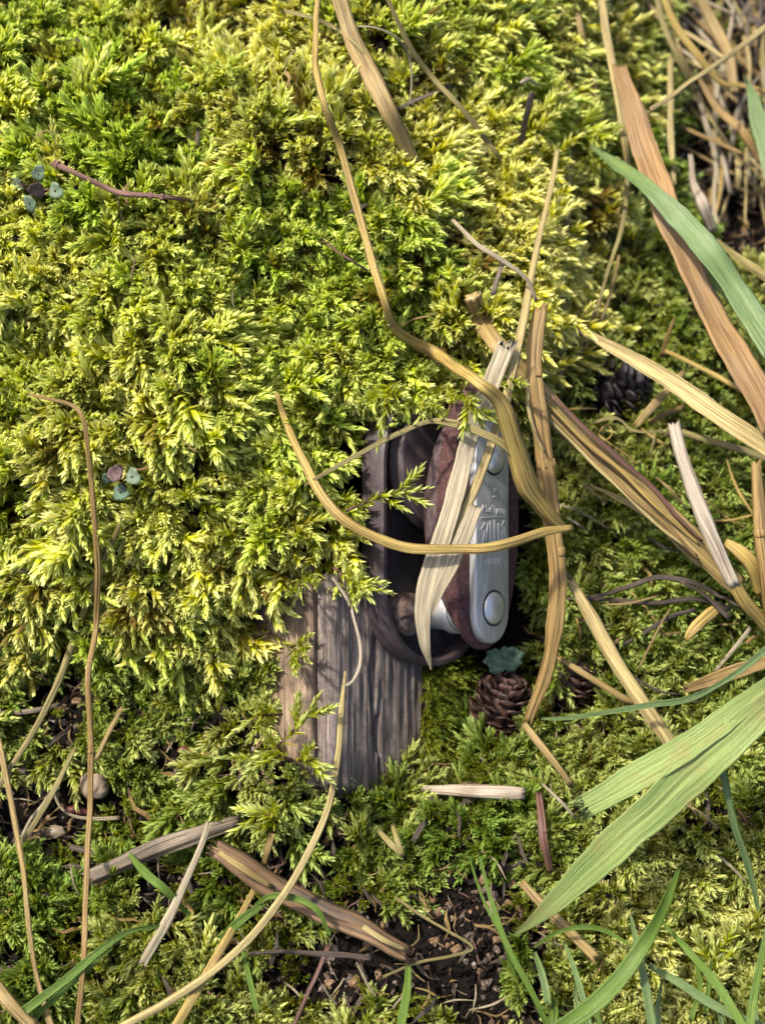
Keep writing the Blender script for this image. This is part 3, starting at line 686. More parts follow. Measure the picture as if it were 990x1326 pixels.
lt.location = (.02, EY + .74, 2.64 + DZ); lt.rotation_euler = (0, 0, -.07); lt.scale = (1.0, 1.0, 1)

# fine moss clinging to the face of the post beside the wood
n = 420
fx = rng.uniform(3.15, 5.0, n); fy = rng.uniform(-5.5, -3.0, n)
pp = np.array([CORNER + w_ * a + U * b2 + n_ * .0 for a, b2 in zip(fx, fy)])
axs = np.array([n_ * 1.0 + U * rnd.uniform(-.9, .1) + w_ * rnd.uniform(-.5, .5) for _ in range(n)]); tw = np.tile(np.array(-U), (n, 1)) + rng.normal(0, .4, (n, 3))
x, y = sample(16000); z = H(x, y); mu, mv = project(x, y, z + .2)
pol = [(560, 870), (610, 880), (640, 960), (690, 960), (690, 1040), (540, 1050), (430, 1020), (440, 985), (560, 985)]
pol2 = [(695, 80), (800, 100), (850, 330), (990, 440), (990, 560), (740, 560), (690, 480)]
pol3 = [(690, 560), (725, 600), (725, 880), (690, 940), (615, 970), (615, 875), (690, 850)]
kk = ((poly_sd(MOUND, *project(x, y, 2.0)) < -5) & (poly_sd(OPENING, mu, mv) < 0) & (vnoise(x * .9 + 11, y * .9 + 33) > .56) & (poly_sd(HOLLOW, mu, mv) < 0) & (rng.random(x.size) < .7)) | (poly_sd(pol, mu, mv) > 0) | (poly_sd(pol3, mu, mv) > 0) | ((poly_sd(pol2, mu, mv) > 0) & (rng.random(x.size) < .55)); kk &= clear_discs(x, y, z + .3); x, y, z = x[kk], y[kk], z[kk]
pp = np.vstack([pp, np.stack([x, y, z - .05], -1)]); na_ = np.stack([rng.normal(0, .4, x.size), rng.normal(-.1, .4, x.size), np.ones(x.size)], -1)
axs = np.vstack([axs, na_]); tw = np.vstack([tw, rng.normal(0, 1, (x.size, 3))])
col = protos('fine_moss', M['fine_moss'], fine_shoot, 6, 8)
scatter('fine_moss', col, pp, axs, tw, rng.uniform(.7, 1.25, len(pp)), np.clip(rng.normal(.5, .25, len(pp)), 0, 1), np.clip(rng.normal(.15, .2, len(pp)), 0, 1), 6, 'fine short moss beside the post and among the straw')

# ------------------------------------------------------------------ straw, stems and blades lying over the moss
K_ = 100.0
g_top = 'dry stems hanging over the mossy bank'
a_ = stalk('dry_stalk', 'long golden dry stalk running down the bank and bending over the steel strap', 'straw', [(413, -30, 1.5), (408, 60, 1.5), (416, 125, 1.6), (440, 190, 1.7), (458, 255, 1.7), (477, 320, 1.7), (496, 385, 1.7), (514, 428, 2.2), (560, 456, 2.6), (612, 492, K_ + 6.1), (648, 524, K_ + 5.7), (666, 575, K_ + 4.9), (684, 630, K_ + 4.0), (712, 668, K_ + 3.2), (735, 690, K_ + 2.6)], [8, 10, 11, 12, 12, 13, 14, 15, 19, 18, 23, 29, 31, 25, 12], M['golden'], flat=.32, nodes=(.52,), ribs=.2, lift=.9)
stalk('dry_stalk', 'broad tan dry stalk sinking into the moss at the top of the bank', 'straw', [(436, -10, 1.6), (455, 45, 1.6), (478, 95, 1.5), (500, 140, 1.3), (525, 190, 1.0), (545, 228, .5), (556, 260, .0)], [22, 27, 29, 28, 25, 22, 18], M['tan'], flat=.35, ribs=.15)
stalk('dry_straw', 'thin straight olive stem crossing the top of the bank', 'straw', [(498, -10, 1.7), (528, 58, 1.6), (560, 100, 1.5), (590, 133, 1.5), (620, 168, 1.4), (642, 198, 1.0), (650, 212, .6)], [7, 8, 9, 9, 9, 8, 6], M['olive'])
stalk('fine_straw', 'hair thin arched grey stem under the olive stem', 'straw', [(460, 34, 1.2), (485, 36, 1.5), (512, 48, 1.6), (530, 72, 1.5), (534, 105, 1.2), (529, 140, .7)], [3, 3, 4, 4, 3, 2], M['grey'])
stalk('fine_straw', 'thin pale stem lying slantwise under the broad tan stalk', 'straw', [(358, 12, 1.2), (400, 22, 1.5), (432, 36, 1.5), (465, 62, 1.6), (478, 90, 1.3)], [7, 6, 6, 5, 4], M['olive'])
stalk('fine_twig', 'thin grey twig bridging a dark gap in the upper moss', 'twig', [(515, 140, .9), (545, 128, 1.1), (575, 115, 1.1), (612, 104, .9)], [5, 6, 6, 4], M['deadwood'])
tw = stalk('dark_twig', 'short dark twig with a cream broken tip standing at the bank edge', 'twig', [(671, 205, .3), (676, 178, .9), (681, 150, 1.4), (687, 120, 1.9)], [10, 11, 11, 12], M['dark'])
stalk('broken_tip', '', '', [(676, 110, 2.0), (686, 105, 2.15), (698, 111, 2.0)], [5, 9, 5], M['grey'], parent=tw, ends=('torn', 'torn'), wob=.1)
tw = stalk('brown_twig', 'knobbly red brown twig with a swollen end lying in the mound', 'twig', [(70, 211, 1.4), (92, 221, 1.5), (118, 233, 1.55), (140, 243, 1.5), (160, 250, 1.45), (195, 253, 1.3), (232, 257, 1.1), (268, 263, .6)], [13, 9, 9, 9, 11, 8, 8, 7], M['twig'], flat=.9, k=14, nodes=(.05, .5, .56))
stalk('side_twig', '', '', [(150, 246, 1.4), (153, 265, 1.2), (159, 290, .8)], [4, 4, 3], M['olive'], parent=tw)
stalk('fine_straw', 'thin brown stem poking from a gap above the long stalk', 'straw', [(405, 300, .9), (425, 316, 1.2), (450, 335, 1.3), (476, 352, 1.2)], [5, 5, 4, 3], M['twig'])

# the bundle that crosses in front of the pulley block
stalk('pale_straw', 'long pale dry stem rising from the strap towards the bank edge', 'straw', [(722, 195, K_ + 3.6), (706, 270, K_ + 4.0), (690, 345, K_ + 4.4), (677, 415, K_ + 4.7), (660, 495, K_ + 4.7), (642, 560, K_ + 4.5), (622, 615, K_ + 4.2), (600, 665, K_ + 4.0), (578, 712, K_ + 3.8)], [8, 9, 10, 13, 15, 14, 15, 17, 17], M['pale'], flat=.4, ribs=.2)
fb = stalk('folded_leaf', 'grey folded dry leaf blade hanging across the pulley with a pointed tip', 'dead leaf', [(655, 446, K_ + 5.0), (634, 500, K_ + 4.8), (612, 555, K_ + 4.5), (594, 622, K_ + 4.3), (574, 690, K_ + 4.0), (556, 745, K_ + 3.7), (547, 790, K_ + 3.4), (550, 835, K_ + 3.0), (557, 868, K_ + 2.5)], [24, 26, 26, 25, 27, 26, 22, 14, 2], M['grey'], blade=(.10, .05), ends=('torn', 'cut'), step=.1)
stalk('folded_half', '', '', [(616, 655, K_ + 4.05), (600, 695, K_ + 3.95), (583, 735, K_ + 3.8), (567, 768, K_ + 3.6), (555, 800, K_ + 3.3)], [18, 20, 20, 14, 5], M['grey'], blade=(.12, .05), parent=fb)
stalk('dry_straw', 'curved golden stem stretched level across the steel strap', 'straw', [(358, 510, .8), (370, 545, 1.0), (388, 588, 1.2), (410, 630, 1.5), (440, 668, K_ + 4.7), (478, 693, K_ + 4.5), (520, 708, K_ + 4.3), (560, 712, K_ + 4.25), (620, 711, K_ + 4.1), (665, 702, K_ + 4.0), (705, 690, K_ + 3.8), (740, 683, K_ + 3.5)], [7, 11, 13, 15, 16, 16, 15, 15, 16, 17, 14, 8], M['golden'], flat=.7, ends=('cut', 'torn'), ribs=.18)
stalk('thin_strand', 'thin greenish strand strung above the sheave and knotted at the strap', 'straw', [(395, 628, 1.3), (425, 610, K_ + 4.9), (470, 585, K_ + 4.9), (515, 562, K_ + 4.9), (555, 546, K_ + 4.9), (590, 549, K_ + 5.0), (625, 562, K_ + 5.0), (650, 575, K_ + 4.9), (668, 594, K_ + 4.6)], [5, 6, 7, 8, 8, 15, 12, 12, 8], M['olive'], flat=.4, ribs=.2)
stalk('jointed_stalk', 'upright jointed straw stalk standing just beside the pulley block', 'straw', [(700, 398, K_ + 4.4), (694, 435, K_ + 4.3), (692, 490, K_ + 4.1), (699, 545, K_ + 3.8), (706, 600, K_ + 3.4), (714, 660, K_ + 3.0), (721, 715, K_ + 2.6), (723, 770, K_ + 2.1), (718, 825, K_ + 1.6), (704, 880, K_ + 1.0), (684, 935, K_ + .4)], [20, 25, 27, 30, 30, 28, 27, 29, 25, 21, 14], M['rust'], flat=.7, nodes=(.075, .16, .37, .58), ribs=.14, ends=('torn', 'torn'))
stalk('loose_sheath', 'narrow peeling sheath strip beside the upright jointed stalk', 'straw', [(684, 478, K_ + 4.2), (682, 520, K_ + 4.1), (690, 555, K_ + 4.0), (705, 585, K_ + 3.8)], [5, 6, 6, 3], M['pale'], flat=.3)
stalk('frayed_stalk', 'thick frayed multi strand stalk slanting away from the jointed stalk', 'straw', [(612, 385, 1.5), (622, 415, 1.7), (645, 447, K_ + 4.3), (672, 478, K_ + 3.9), (702, 515, K_ + 3.5), (740, 556, K_ + 3.1), (790, 601, K_ + 2.8), (840, 647, K_ + 2.5), (885, 690, K_ + 2.2), (925, 730, K_ + 1.9), (955, 760, K_ + 1.5)], [24, 26, 26, 24, 28, 34, 34, 34, 34, 34, 30], M['tan'], flat=.55, ribs=.35, k=24, nodes=(.06,))
for q, (dx, dy) in enumerate([(-8, 10), (6, -10), (2, 14), (-3, -4)]):
    stalk('frayed_strand', ('pale fibre strand peeling along the thick frayed stalk', 'dark red fibre strand peeling along the thick frayed stalk', 'rust brown fibre strand peeling along the thick frayed stalk', 'golden fibre strand peeling along the thick frayed stalk')[q], 'straw', [(708 + dx, 522 + dy, K_ + 3.7), (755 + dx * 1.2, 570 + dy, K_ + 3.4), (805 + dx, 615 + dy * 1.3, K_ + 3.1), (858 + dx, 665 + dy * 1.2, K_ + 2.7), (905 + dx * .5, 710 + dy, K_ + 2.3)], [4, 6, 7, 6, 3], M[('pale', 'twig', 'rust', 'golden')[q]], group='fibre strands on the frayed stalk', flat=.4, wob=.06)
stalk('curled_tendril', 'curly pale tendril trailing from the broken bleached stalk', 'tendril', [(768, 547, K_ + 2.6), (790, 541, K_ + 2.9), (804, 546, K_ + 2.8), (815, 556, K_ + 2.7), (835, 560, K_ + 2.8), (855, 558, K_ + 2.8), (868, 566, K_ + 2.6)], [6, 7, 5, 5, 4, 5, 5], M['olive'], flat=.35)
stalk('curled_tendril', 'small looped tendril under the curly pale one', 'tendril', [(774, 560, K_ + 2.5), (784, 550, K_ + 2.6), (792, 560, K_ + 2.6), (783, 570, K_ + 2.5), (774, 562, K_ + 2.4), (790, 575, K_ + 2.3), (812, 590, K_ + 2.0), (824, 604, K_ + 1.8)], [3, 3, 3, 3, 2.5, 3, 3, 2], M['golden'], flat=.5, k=10)
ws_ = stalk('bleached_stalk', 'bleached white broken stalk with a frayed top and yellow lower end', 'straw', [(872, 552, K_ + 3.3), (884, 596, K_ + 3.2), (900, 640, K_ + 3.0), (916, 685, K_ + 2.8), (935, 728, K_ + 2.5), (950, 758, K_ + 2.3)], [20, 22, 25, 24, 22, 20], M['white'], flat=.85, ends=('torn', 'cut'))
stalk('lower_joint', '', '', [(948, 754, K_ + 2.31), (966, 782, K_ + 1.9), (992, 812, K_ + 1.2), (1010, 830, K_ + .8)], [21, 20, 20, 18], M['golden'], flat=.85, parent=ws_)
stalk('straw_stub', 'upright brown straw stub with split top at the picture border', 'straw', [(978, 600, K_ + 3.2), (982, 650, K_ + 2.9), (985, 690, K_ + 2.7), (992, 740, K_ + 2.3), (1000, 800, K_ + 1.6)], [16, 21, 24, 26, 26], M['rust'], flat=.85, ends=('torn', 'cut'), nodes=(.45,))
stalk('curved_sheath', 'yellow sheath joining the bleached stalk and the brown stub', 'straw', [(938, 702, K_ + 2.2), (958, 716, K_ + 2.2), (975, 735, K_ + 2.0), (985, 770, K_ + 1.4)], [14, 22, 24, 18], M['golden'], flat=.6)
stalk('pale_leaf', 'pale curved leaf tip lying under the frayed stalk', 'dead leaf', [(762, 629, K_ + 1.3), (790, 641, K_ + 1.6), (820, 655, K_ + 1.8), (850, 673, K_ + 1.9), (872, 694, K_ + 1.8), (905, 730, K_ + 1.3)], [2, 8, 11, 13, 15, 10], M['pale'], blade=(.2, .06))
stalk('yellow_straw', 'smooth pale yellow straw leaning from the jointed stalk to the green blade', 'straw', [(738, 752, K_ + 1.9), (765, 800, K_ + 1.7), (800, 863, K_ + 1.5), (835, 917, K_ + 1.3), (868, 962, K_ + 1.0), (885, 985, K_ + .6)], [15, 21, 23, 23, 22, 20], M['pale'], flat=.9, ribs=.05)
stalk('dark_rootlet', 'thin dark brown stem alongside the smooth yellow straw', 'stem', [(734, 742, K_ + 1.7), (758, 785, K_ + 1.6), (785, 828, K_ + 1.3), (815, 872, K_ + 1.0), (850, 893, K_ + .7), (880, 898, K_ + .5)], [6, 6, 5, 5, 4, 3], M['dark'])
stalk('short_straw', 'short tan straw behind the smooth yellow straw', 'straw', [(722, 850, .7), (750, 868, .8), (785, 890, .8), (812, 906, .7), (830, 910, .5)], [9, 10, 11, 12, 10], M['tan'], flat=.9)
stalk('short_straw', 'short tan straw pointing down from the foot of the jointed stalk', 'straw', [(678, 938, .9), (700, 966, 1.0), (720, 993, .9), (738, 1018, .6)], [10, 12, 11, 10], M['tan'], flat=.9)
stalk('white_stick', 'cream rounded stick lying level on the moss below the post', 'stick', [(545, 1022, .2), (590, 1024, .5), (630, 1026, .65), (678, 1029, .7)], [14, 19, 21, 19], M['white'], flat=.95, ribs=.05, nodes=())
stalk('dark_stick', 'dark mauve upright stick with a knot below the cream stick', 'stick', [(698, 1028, .5), (701, 1060, .7), (704, 1095, .7), (712, 1130, .3)], [12, 13, 14, 10], M['twig'], flat=.9, nodes=(.5,))
stalk('straw_tube', 'tan hollow straw tube under the tip of the green blade', 'straw', [(674, 1143, .8), (700, 1170, .9), (735, 1205, .9), (772, 1242, .6)], [14, 15, 17, 17], M['tan'], flat=.95, ribs=.05, ends=('cut', 'torn'))

# stems on the left side and at the bottom
rs = stalk('jointed_straw', 'long thin reddish stem with joints running down to the bottom border', 'straw', [(38, 512, 1.4), (68, 517, 1.6), (93, 524, 1.7), (107, 542, 1.8), (114, 590, 1.8), (120, 660, 1.8), (127, 740, 2.0), (126, 805, 2.3), (115, 880, 2.2), (118, 960, 1.9), (117, 1050, 1.6), (112, 1140, 1.4), (108, 1230, 1.3), (99, 1340, 1.2)], [4, 6, 7, 8, 8, 9, 10, 10, 10, 10, 10, 9, 9, 9], M['rust'], flat=.85, nodes=(.33, .48, .61), ribs=.08)
stalk('olive_straw', 'olive brown stem crossing behind the long reddish stem', 'straw', [(160, 668, .9), (138, 720, .8), (118, 770, 1.1), (95, 830, 1.1), (66, 905, .9), (40, 955, .8), (15, 995, .6), (-15, 1040, .5)], [5, 9, 10, 11, 11, 9, 8, 8], M['olive'], flat=.8)
stalk('short_straw', 'short brown stem just beside the long reddish stem', 'straw', [(158, 915, .7), (142, 945, .8), (124, 985, .7)], [6, 8, 6], M['tan'])
stalk('bent_straw', 'tan stem curving down from the side border over the dark soil', 'straw', [(-8, 930, .9), (4, 980, 1.0), (15, 1040, 1.0), (26, 1100, .9), (32, 1150, .7), (38, 1210, .8), (52, 1280, .8), (70, 1340, .8)], [10, 10, 10, 9, 8, 8, 9, 11], M['tan'])
stalk('bent_straw', 'tan stem lying slantwise across the bare dark soil', 'straw', [(96, 968, .7), (74, 1015, .8), (50, 1060, .8), (25, 1098, .6)], [6, 9, 9, 8], M['olive'])
stalk('fine_straw', 'fine grey stem running beside the slanting stem on the soil', 'straw', [(70, 1000, .3), (60, 1035, .3), (40, 1060, .3), (28, 1085, .3)], [5, 5, 5, 5], M['grey'])
stalk('root_fibre', 'curved grey root fibre lying on the bare soil', 'root', [(54, 990, .2), (65, 1015, .3), (78, 1045, .3), (98, 1058, .35), (125, 1060, .35), (155, 1059, .3)], [4, 4, 4, 5, 6, 7], M['grey'], flat=.9)
stalk('dark_twig', 'thin dark twig reaching from the border towards the reddish stem', 'twig', [(-10, 728, .9), (25, 738, 1.0), (55, 745, 1.0), (85, 765, .9), (118, 787, .7)], [6, 6, 5, 5, 4], M['dark'])
stalk('fine_twig', 'tiny forked twig below the thin dark twig', 'twig', [(57, 757, .7), (40, 785, .6), (20, 808, .5)], [4, 4, 3], M['grey'])
stalk('dark_twig', 'short dark stick lying at the border above the bare soil', 'twig', [(-12, 922, .3), (20, 923, .4), (45, 920, .4), (80, 912, .2)], [9, 9, 9, 6], M['deadwood'])
hk = stalk('hooked_straw', 'long pale stem rising from the bottom border to the post with a hooked top', 'straw', [(447, 868, K_ + 3.0), (441, 930, K_ + 2.7), (437, 985, K_ + 2.4), (425, 1045, K_ + 2.0), (402, 1100, K_ + 1.9), (366, 1160, K_ + 1.8), (320, 1218, K_ + 1.6), (270, 1262, K_ + 1.4), (220, 1296, K_ + 1.2), (150, 1334, K_ + 1.0)], [4, 10, 11, 11, 12, 12, 13, 13, 13, 13], M['pale'], flat=.85, ribs=.08)
stalk('hook', '', '', [(446, 888, K_ + 2.92), (456, 882, K_ + 3.05), (466, 862, K_ + 3.1), (467, 835, K_ + 3.1), (460, 805, K_ + 3.1), (452, 780, K_ + 3.1), (430, 748, K_ + 3.2)], [5, 5, 6, 6, 5, 5, 4], M['white'], parent=hk, flat=.9, ribs=.05)
stalk('bent_straw', 'flat golden straw under the long hooked stem near the bottom border', 'straw', [(330, 1148, .9), (308, 1190, .9), (280, 1240, .9), (248, 1295, .8), (222, 1340, .8)], [9, 12, 15, 17, 17], M['golden'], flat=.5)
bk = stalk('bark_stick', 'broken brown bark stick with a hollow splintered end', 'stick', [(278, 1098, 1.0), (310, 1120, 1.05), (350, 1145, 1.0), (400, 1172, .9), (445, 1193, .8), (488, 1215, .75), (526, 1234, .7)], [30, 34, 35, 34, 32, 29, 24], M['bark'], flat=.8, ribs=.3, k=22, ends=('torn', 'torn'), step=.08, wob=.08)
stalk('splinter', '', '', [(470, 1200, 1.15), (496, 1216, 1.15), (526, 1231, 1.0)], [8, 9, 5], M['pale'], parent=bk)
stalk('splinter', '', '', [(284, 1102, 1.35), (312, 1122, 1.5), (352, 1148, 1.35)], [10, 15, 7], M['tan'], parent=bk, flat=.35)
stalk('wood_splinter', 'flat grey brown wood splinter lying under the hollow straw', 'stick', [(118, 1136, .5), (160, 1118, .7), (205, 1098, .8), (250, 1083, .8), (306, 1064, .6)], [26, 30, 31, 27, 24], M['deadwood'], flat=.4, ribs=.2, ends=('torn', 'torn'))
stalk('dark_splinter', 'thin dark splinter beside the flat grey brown splinter', 'stick', [(90, 1098, .3), (130, 1104, .35), (180, 1100, .3)], [10, 11, 8], M['dark'], flat=.5)
stalk('hollow_straw', 'short grey white hollow straw resting on the wood splinter', 'straw', [(270, 1066, 1.4), (256, 1105, 1.3), (238, 1150, 1.1), (212, 1200, .9), (186, 1247, .8)], [9, 11, 13, 16, 15], M['grey'], flat=.9, ends=('torn', 'torn'), ribs=.1)
stalk('thin_twig', 'thin brown stem under the bark stick near the bottom border', 'straw', [(425, 1225, .4), (410, 1262, .5), (392, 1300, .5), (378, 1335, .5)], [9, 7, 6, 6], M['twig'])
stalk('dark_splinter', 'dark flattened stem lying level below the bark stick', 'stick', [(322, 1236, .4), (370, 1232, .5), (420, 1235, .5), (480, 1240, .4)], [5, 8, 10, 9], M['dark'], flat=.5)
stalk('fine_straw', 'fine bent pale stem on the black soil beside the bark stick', 'straw', [(512, 1163, .4), (545, 1185, .5), (580, 1205, .5), (613, 1227, .4), (585, 1238, .5), (540, 1248, .5), (495, 1265, .3)], [5, 5, 5, 4, 5, 5, 4], M['olive'])
stalk('bent_straw', 'thick blurred tan stem at the bottom corner', 'straw', [(-12, 1268, 1.0), (12, 1298, 1.1), (45, 1332, 1.1)], [20, 22, 22], M['tan'], flat=.85)
stalk('short_straw', 'short tan stem stub above the bark stick', 'straw', [(352, 1078, .9), (347, 1100, .8), (343, 1120, .5)], [11, 11, 9], M['tan'])
for q, (p0, p1, lb) in enumerate([((490, 1075), (522, 1108), 'short yellow stalk stub leaning in the moss below the post'), ((508, 1068), (522, 1110), 'second short stalk stub beside the leaning yellow one')]):
    stalk('stalk_stub', lb, 'straw', [(*p0, .6), ((p0[0] + p1[0]) / 2, (p0[1] + p1[1]) / 2, .8), (*p1, .6)], [7, 9, 8], M['olive'])
stalk('dark_twig', 'dark slanting twig between the post foot and the black soil', 'twig', [(560, 1030, .3), (550, 1060, .4), (535, 1090, .3)], [11, 11, 8], M['dark'])
for q, (x0, y0, x1, y1) in enumerate([(700, 1015, 745, 1060), (870, 1020, 905, 1060), (918, 1102, 968, 1144), (884, 1040, 930, 1072)]):
    stalk('fine_straw', ('fine grey stem fragment above the torn lobe tip of the broad green blade', 'fine tan stem fragment under the lower edge of the broad green blade', 'fine grey stem fragment crossing the long narrow green blade', 'fine pale stem fragment just under the broad green blade')[q], 'straw', [(x0, y0, .4), ((x0 + x1) / 2, (y0 + y1) / 2 - 3, .6), (x1, y1, .4)], [4, 5, 4], M[('grey', 'tan', 'grey', 'pale')[q]], group='stem fragments around the green blade')

# right hand side: upright stems, dead blades, green blades
stalk('upright_straw', 'upright olive brown stem behind the jointed stalk', 'straw', [(748, 118, .5), (740, 190, 1.0), (735, 260, 1.3), (732, 330, 1.3), (728, 410, 1.2), (724, 500, .8)], [8, 12, 12, 12, 12, 9], M['olive'], flat=.6)
stalk('upright_straw', 'pale upright double stem at the top edge of the bank', 'straw', [(776, -15, 2.5), (786, 50, 2.6), (796, 110, 2.5), (808, 180, 2.2), (815, 230, 1.6)], [11, 12, 12, 12, 9], M['pale'], flat=.7)
stalk('upright_straw', 'tan stem close behind the pale double stem', 'straw', [(744, -10, 1.4), (752, 40, 1.6), (764, 90, 1.7), (772, 150, 1.5), (778, 190, 1.1)], [10, 10, 11, 10, 8], M['tan'], flat=.7)
stalk('curving_straw', 'thin curving stem falling between the orange blade and the upright stems', 'straw', [(812, 225, 1.8), (808, 280, 1.8), (790, 340, 1.6), (772, 400, 1.3), (752, 445, 1.0), (728, 480, .8)], [8, 7, 6, 6, 5, 5], M['olive'])
stalk('curving_straw', 'second thin stem twisting with the curving one', 'straw', [(802, 330, 1.2), (790, 380, 1.2), (775, 420, 1.1), (755, 452, .9), (735, 475, .7)], [5, 5, 5, 5, 4], M['tan'])
stalk('dry_straw', 'thin grey stem bending towards the jointed stalk top', 'straw', [(585, 285, 1.4), (620, 318, K_ + 5.2), (655, 340, K_ + 5.1), (682, 362, K_ + 4.9), (693, 390, K_ + 4.6)], [6, 7, 7, 7, 5], M['grey'])
stalk('split_twig', 'short split twig at the knee of the frayed stalk', 'twig', [(650, 340, K_ + 4.9), (643, 360, K_ + 4.9), (636, 382, K_ + 4.8)], [7, 8, 9], M['deadwood'])
stalk('orange_dead_leaf', 'broad orange brown dead blade sweeping down to the side border', 'dead leaf', [(800, 85, 2.6), (815, 130, 2.9), (835, 195, 3.1), (858, 262, 3.2), (885, 330, 3.2), (920, 405, 3.2), (960, 475, 3.1), (1005, 555, 2.9)], [24, 30, 38, 42, 44, 46, 48, 48], M['orange'], blade=(.16, .05), roll=.2)
stalk('tan_dead_leaf', 'narrow yellow tan dead blade pointing from the moss to the side border', 'dead leaf', [(735, 420, 1.3), (775, 440, 1.8), (820, 465, 2.1), (868, 494, 2.3), (920, 530, 2.5), (965, 560, 2.6), (1010, 590, 2.6)], [3, 14, 20, 24, 27, 27, 27], M['pale'], blade=(.2, .06), roll=-.2)
stalk('green_grass_leaf', 'blue green living blade arching over the orange blade', 'grass blade', [(762, 188, 2.0), (800, 215, 3.0), (840, 246, 3.6), (880, 285, 3.9), (915, 325, 4.0), (950, 375, 4.0), (1005, 460, 3.9)], [3, 16, 24, 28, 32, 36, 38], M['bluegrass'], blade=(.22, .05), roll=.15)
stalk('green_grass_leaf', 'short blue green blade tip at the top of the side border', 'grass blade', [(963, 100, 3.2), (975, 130, 3.1), (985, 170, 2.9), (1005, 240, 2.6)], [3, 16, 22, 26], M['bluegrass'], blade=(.25, .06))
stalk('green_grass_leaf', 'yellow green blade under the blue green one', 'grass blade', [(840, 262, 2.3), (880, 318, 2.6), (925, 362, 2.8), (965, 395, 2.9), (1010, 420, 2.9)], [10, 18, 20, 22, 22], M['grass'], blade=(.2, .05))
stalk('olive_straw', 'olive stem lying under the narrow tan blade', 'straw', [(862, 555, .9), (900, 565, 1.1), (945, 578, 1.2), (1005, 598, 1.2)], [8, 10, 11, 12], M['olive'])
stalk('bent_straw', 'thin straw curving beneath the orange blade', 'straw', [(860, 455, 1.1), (905, 475, 1.4), (950, 500, 1.5), (1005, 535, 1.5)], [6, 8, 9, 9], M['golden'])
stalk('short_straw', 'faded pinkish straw crossing under the tan blade by the black cone', 'straw', [(822, 552, .7), (845, 525, 1.0), (870, 500, 1.2), (885, 482, 1.3)], [12, 13, 12, 9], M['tan'], flat=.6)
stalk('short_straw', 'small brown straw beside the faded pinkish straw', 'straw', [(840, 548, .6), (862, 536, .7), (884, 526, .7)], [8, 9, 8], M['rust'])
stalk('brown_spike', 'small rust brown spike above the tan blade', 'stem', [(872, 412, 1.5), (864, 435, 1.2), (856, 462, .7)], [3, 7, 9], M['rust'])
for q, pts in enumerate([[(755, 772, .9), (785, 768, 1.0), (820, 760, 1.1), (850, 748, 1.2), (885, 752, 1.3), (930, 770, 1.2)], [(735, 775, .6), (790, 776, .8), (850, 779, .9), (905, 776, 1.0), (945, 790, .8)], [(880, 755, 1.3), (915, 775, 1.2), (945, 800, .9)], [(800, 838, .5), (830, 820, .7), (868, 800, .8), (900, 790, 1.0)]]):
    stalk('dark_rootlet', ('dark wiry stem arching below the frayed stalk', 'lower dark wiry stem lying level under the arching one', 'short dark stem at the foot of the bleached stalk', 'thin dark stem slanting below the wiry ones')[q], 'stem', pts, [5, 7, 8, 8, 9, 7][:len(pts)], M['dark'], wob=.08)
stalk('curled_husk', 'curled brown husk with a pale torn edge below the dark wiry stems', 'husk', [(935, 782, .9), (918, 796, 1.0), (900, 812, .9), (886, 828, .7)], [12, 20, 18, 8], M['golden'], flat=.4, ends=('torn', 'torn'))
stalk('fine_straw', 'fine stem slanting behind the green blade near the side border', 'straw', [(972, 812, .8), (950, 840, .8), (925, 870, .6)], [7, 7, 6], M['grey'])
stalk('brown_leaf', 'narrow brown dead leaf behind the fading green blade', 'dead leaf', [(885, 892, .5), (920, 880, .7), (955, 868, .8), (1000, 855, .7)], [10, 18, 18, 14], M['rust'], blade=(.2, .06))

for q in range(26):
    x0 = rnd.uniform(735, 960); y0 = rnd.uniform(520, 840); a = rnd.gauss(.75, .6) * rnd.choice((1, 1, -1)); l = rnd.uniform(35, 95); mt = rnd.choice(['tan', 'olive', 'grey', 'golden', 'dark'])
    dx, dy = math.cos(a) * l, math.sin(a) * l; h0 = rnd.uniform(.2, 1.1)
    stalk('fine_straw', 'wispy %s fibre tangled in the moss between the frayed stalk and broad green blade' % {'tan': 'tan', 'olive': 'olive', 'grey': 'grey', 'golden': 'golden', 'dark': 'blackish'}[mt], 'straw', [(x0 - dx / 2, y0 - dy / 2, h0), (x0 + rnd.uniform(-9, 9), y0 + rnd.uniform(-9, 9), h0 + rnd.uniform(0, .5)), (x0 + dx / 2, y0 + dy / 2, h0 - .1)], [2.5, rnd.uniform(3, 6), 2.5], M[mt], group='wispy fibres among the stalks', wob=.08)

# the broad fading blade, torn in two, at the lower side
br = stalk('broad_grass_leaf', 'broad fading green blade with a brown streak torn into two lobes', 'grass blade', [(1030, 890, K_ + 4.4), (985, 922, K_ + 4.1), (930, 970, K_ + 3.7), (880, 1015, K_ + 3.3), (828, 1062, K_ + 2.9), (775, 1112, K_ + 2.4), (730, 1155, K_ + 2.0), (690, 1192, K_ + 1.6), (662, 1214, K_ + 1.3)], [48, 50, 56, 58, 58, 54, 40, 20, 2], M['broad'], blade=(.10, .025, 19, .006), roll=.1, step=.1)
stalk('torn_lobe', '', '', [(1020, 868, K_ + 4.5), (960, 915, K_ + 4.1), (900, 958, K_ + 3.75), (845, 993, K_ + 3.4), (795, 1022, K_ + 3.1), (752, 1046, K_ + 2.8)], [26, 32, 38, 40, 38, 34], M['broad'], blade=(.06, .03, 19, .006), parent=br, ends=('cut', 'torn'), step=.1)
stalk('green_grass_leaf', 'narrow green blade crossing the yellow straw level below the wiry stems', 'grass blade', [(700, 930, .8), (740, 928, 1.2), (790, 921, K_ + 1.9), (840, 913, K_ + 2.1), (890, 905, K_ + 2.1), (940, 880, K_ + 2.2), (1005, 830, K_ + 2.4)], [3, 6, 7, 8, 8, 8, 9], M['bluegrass'], blade=(.3, .08))
g_b = 'green grass blades in the lower corner'
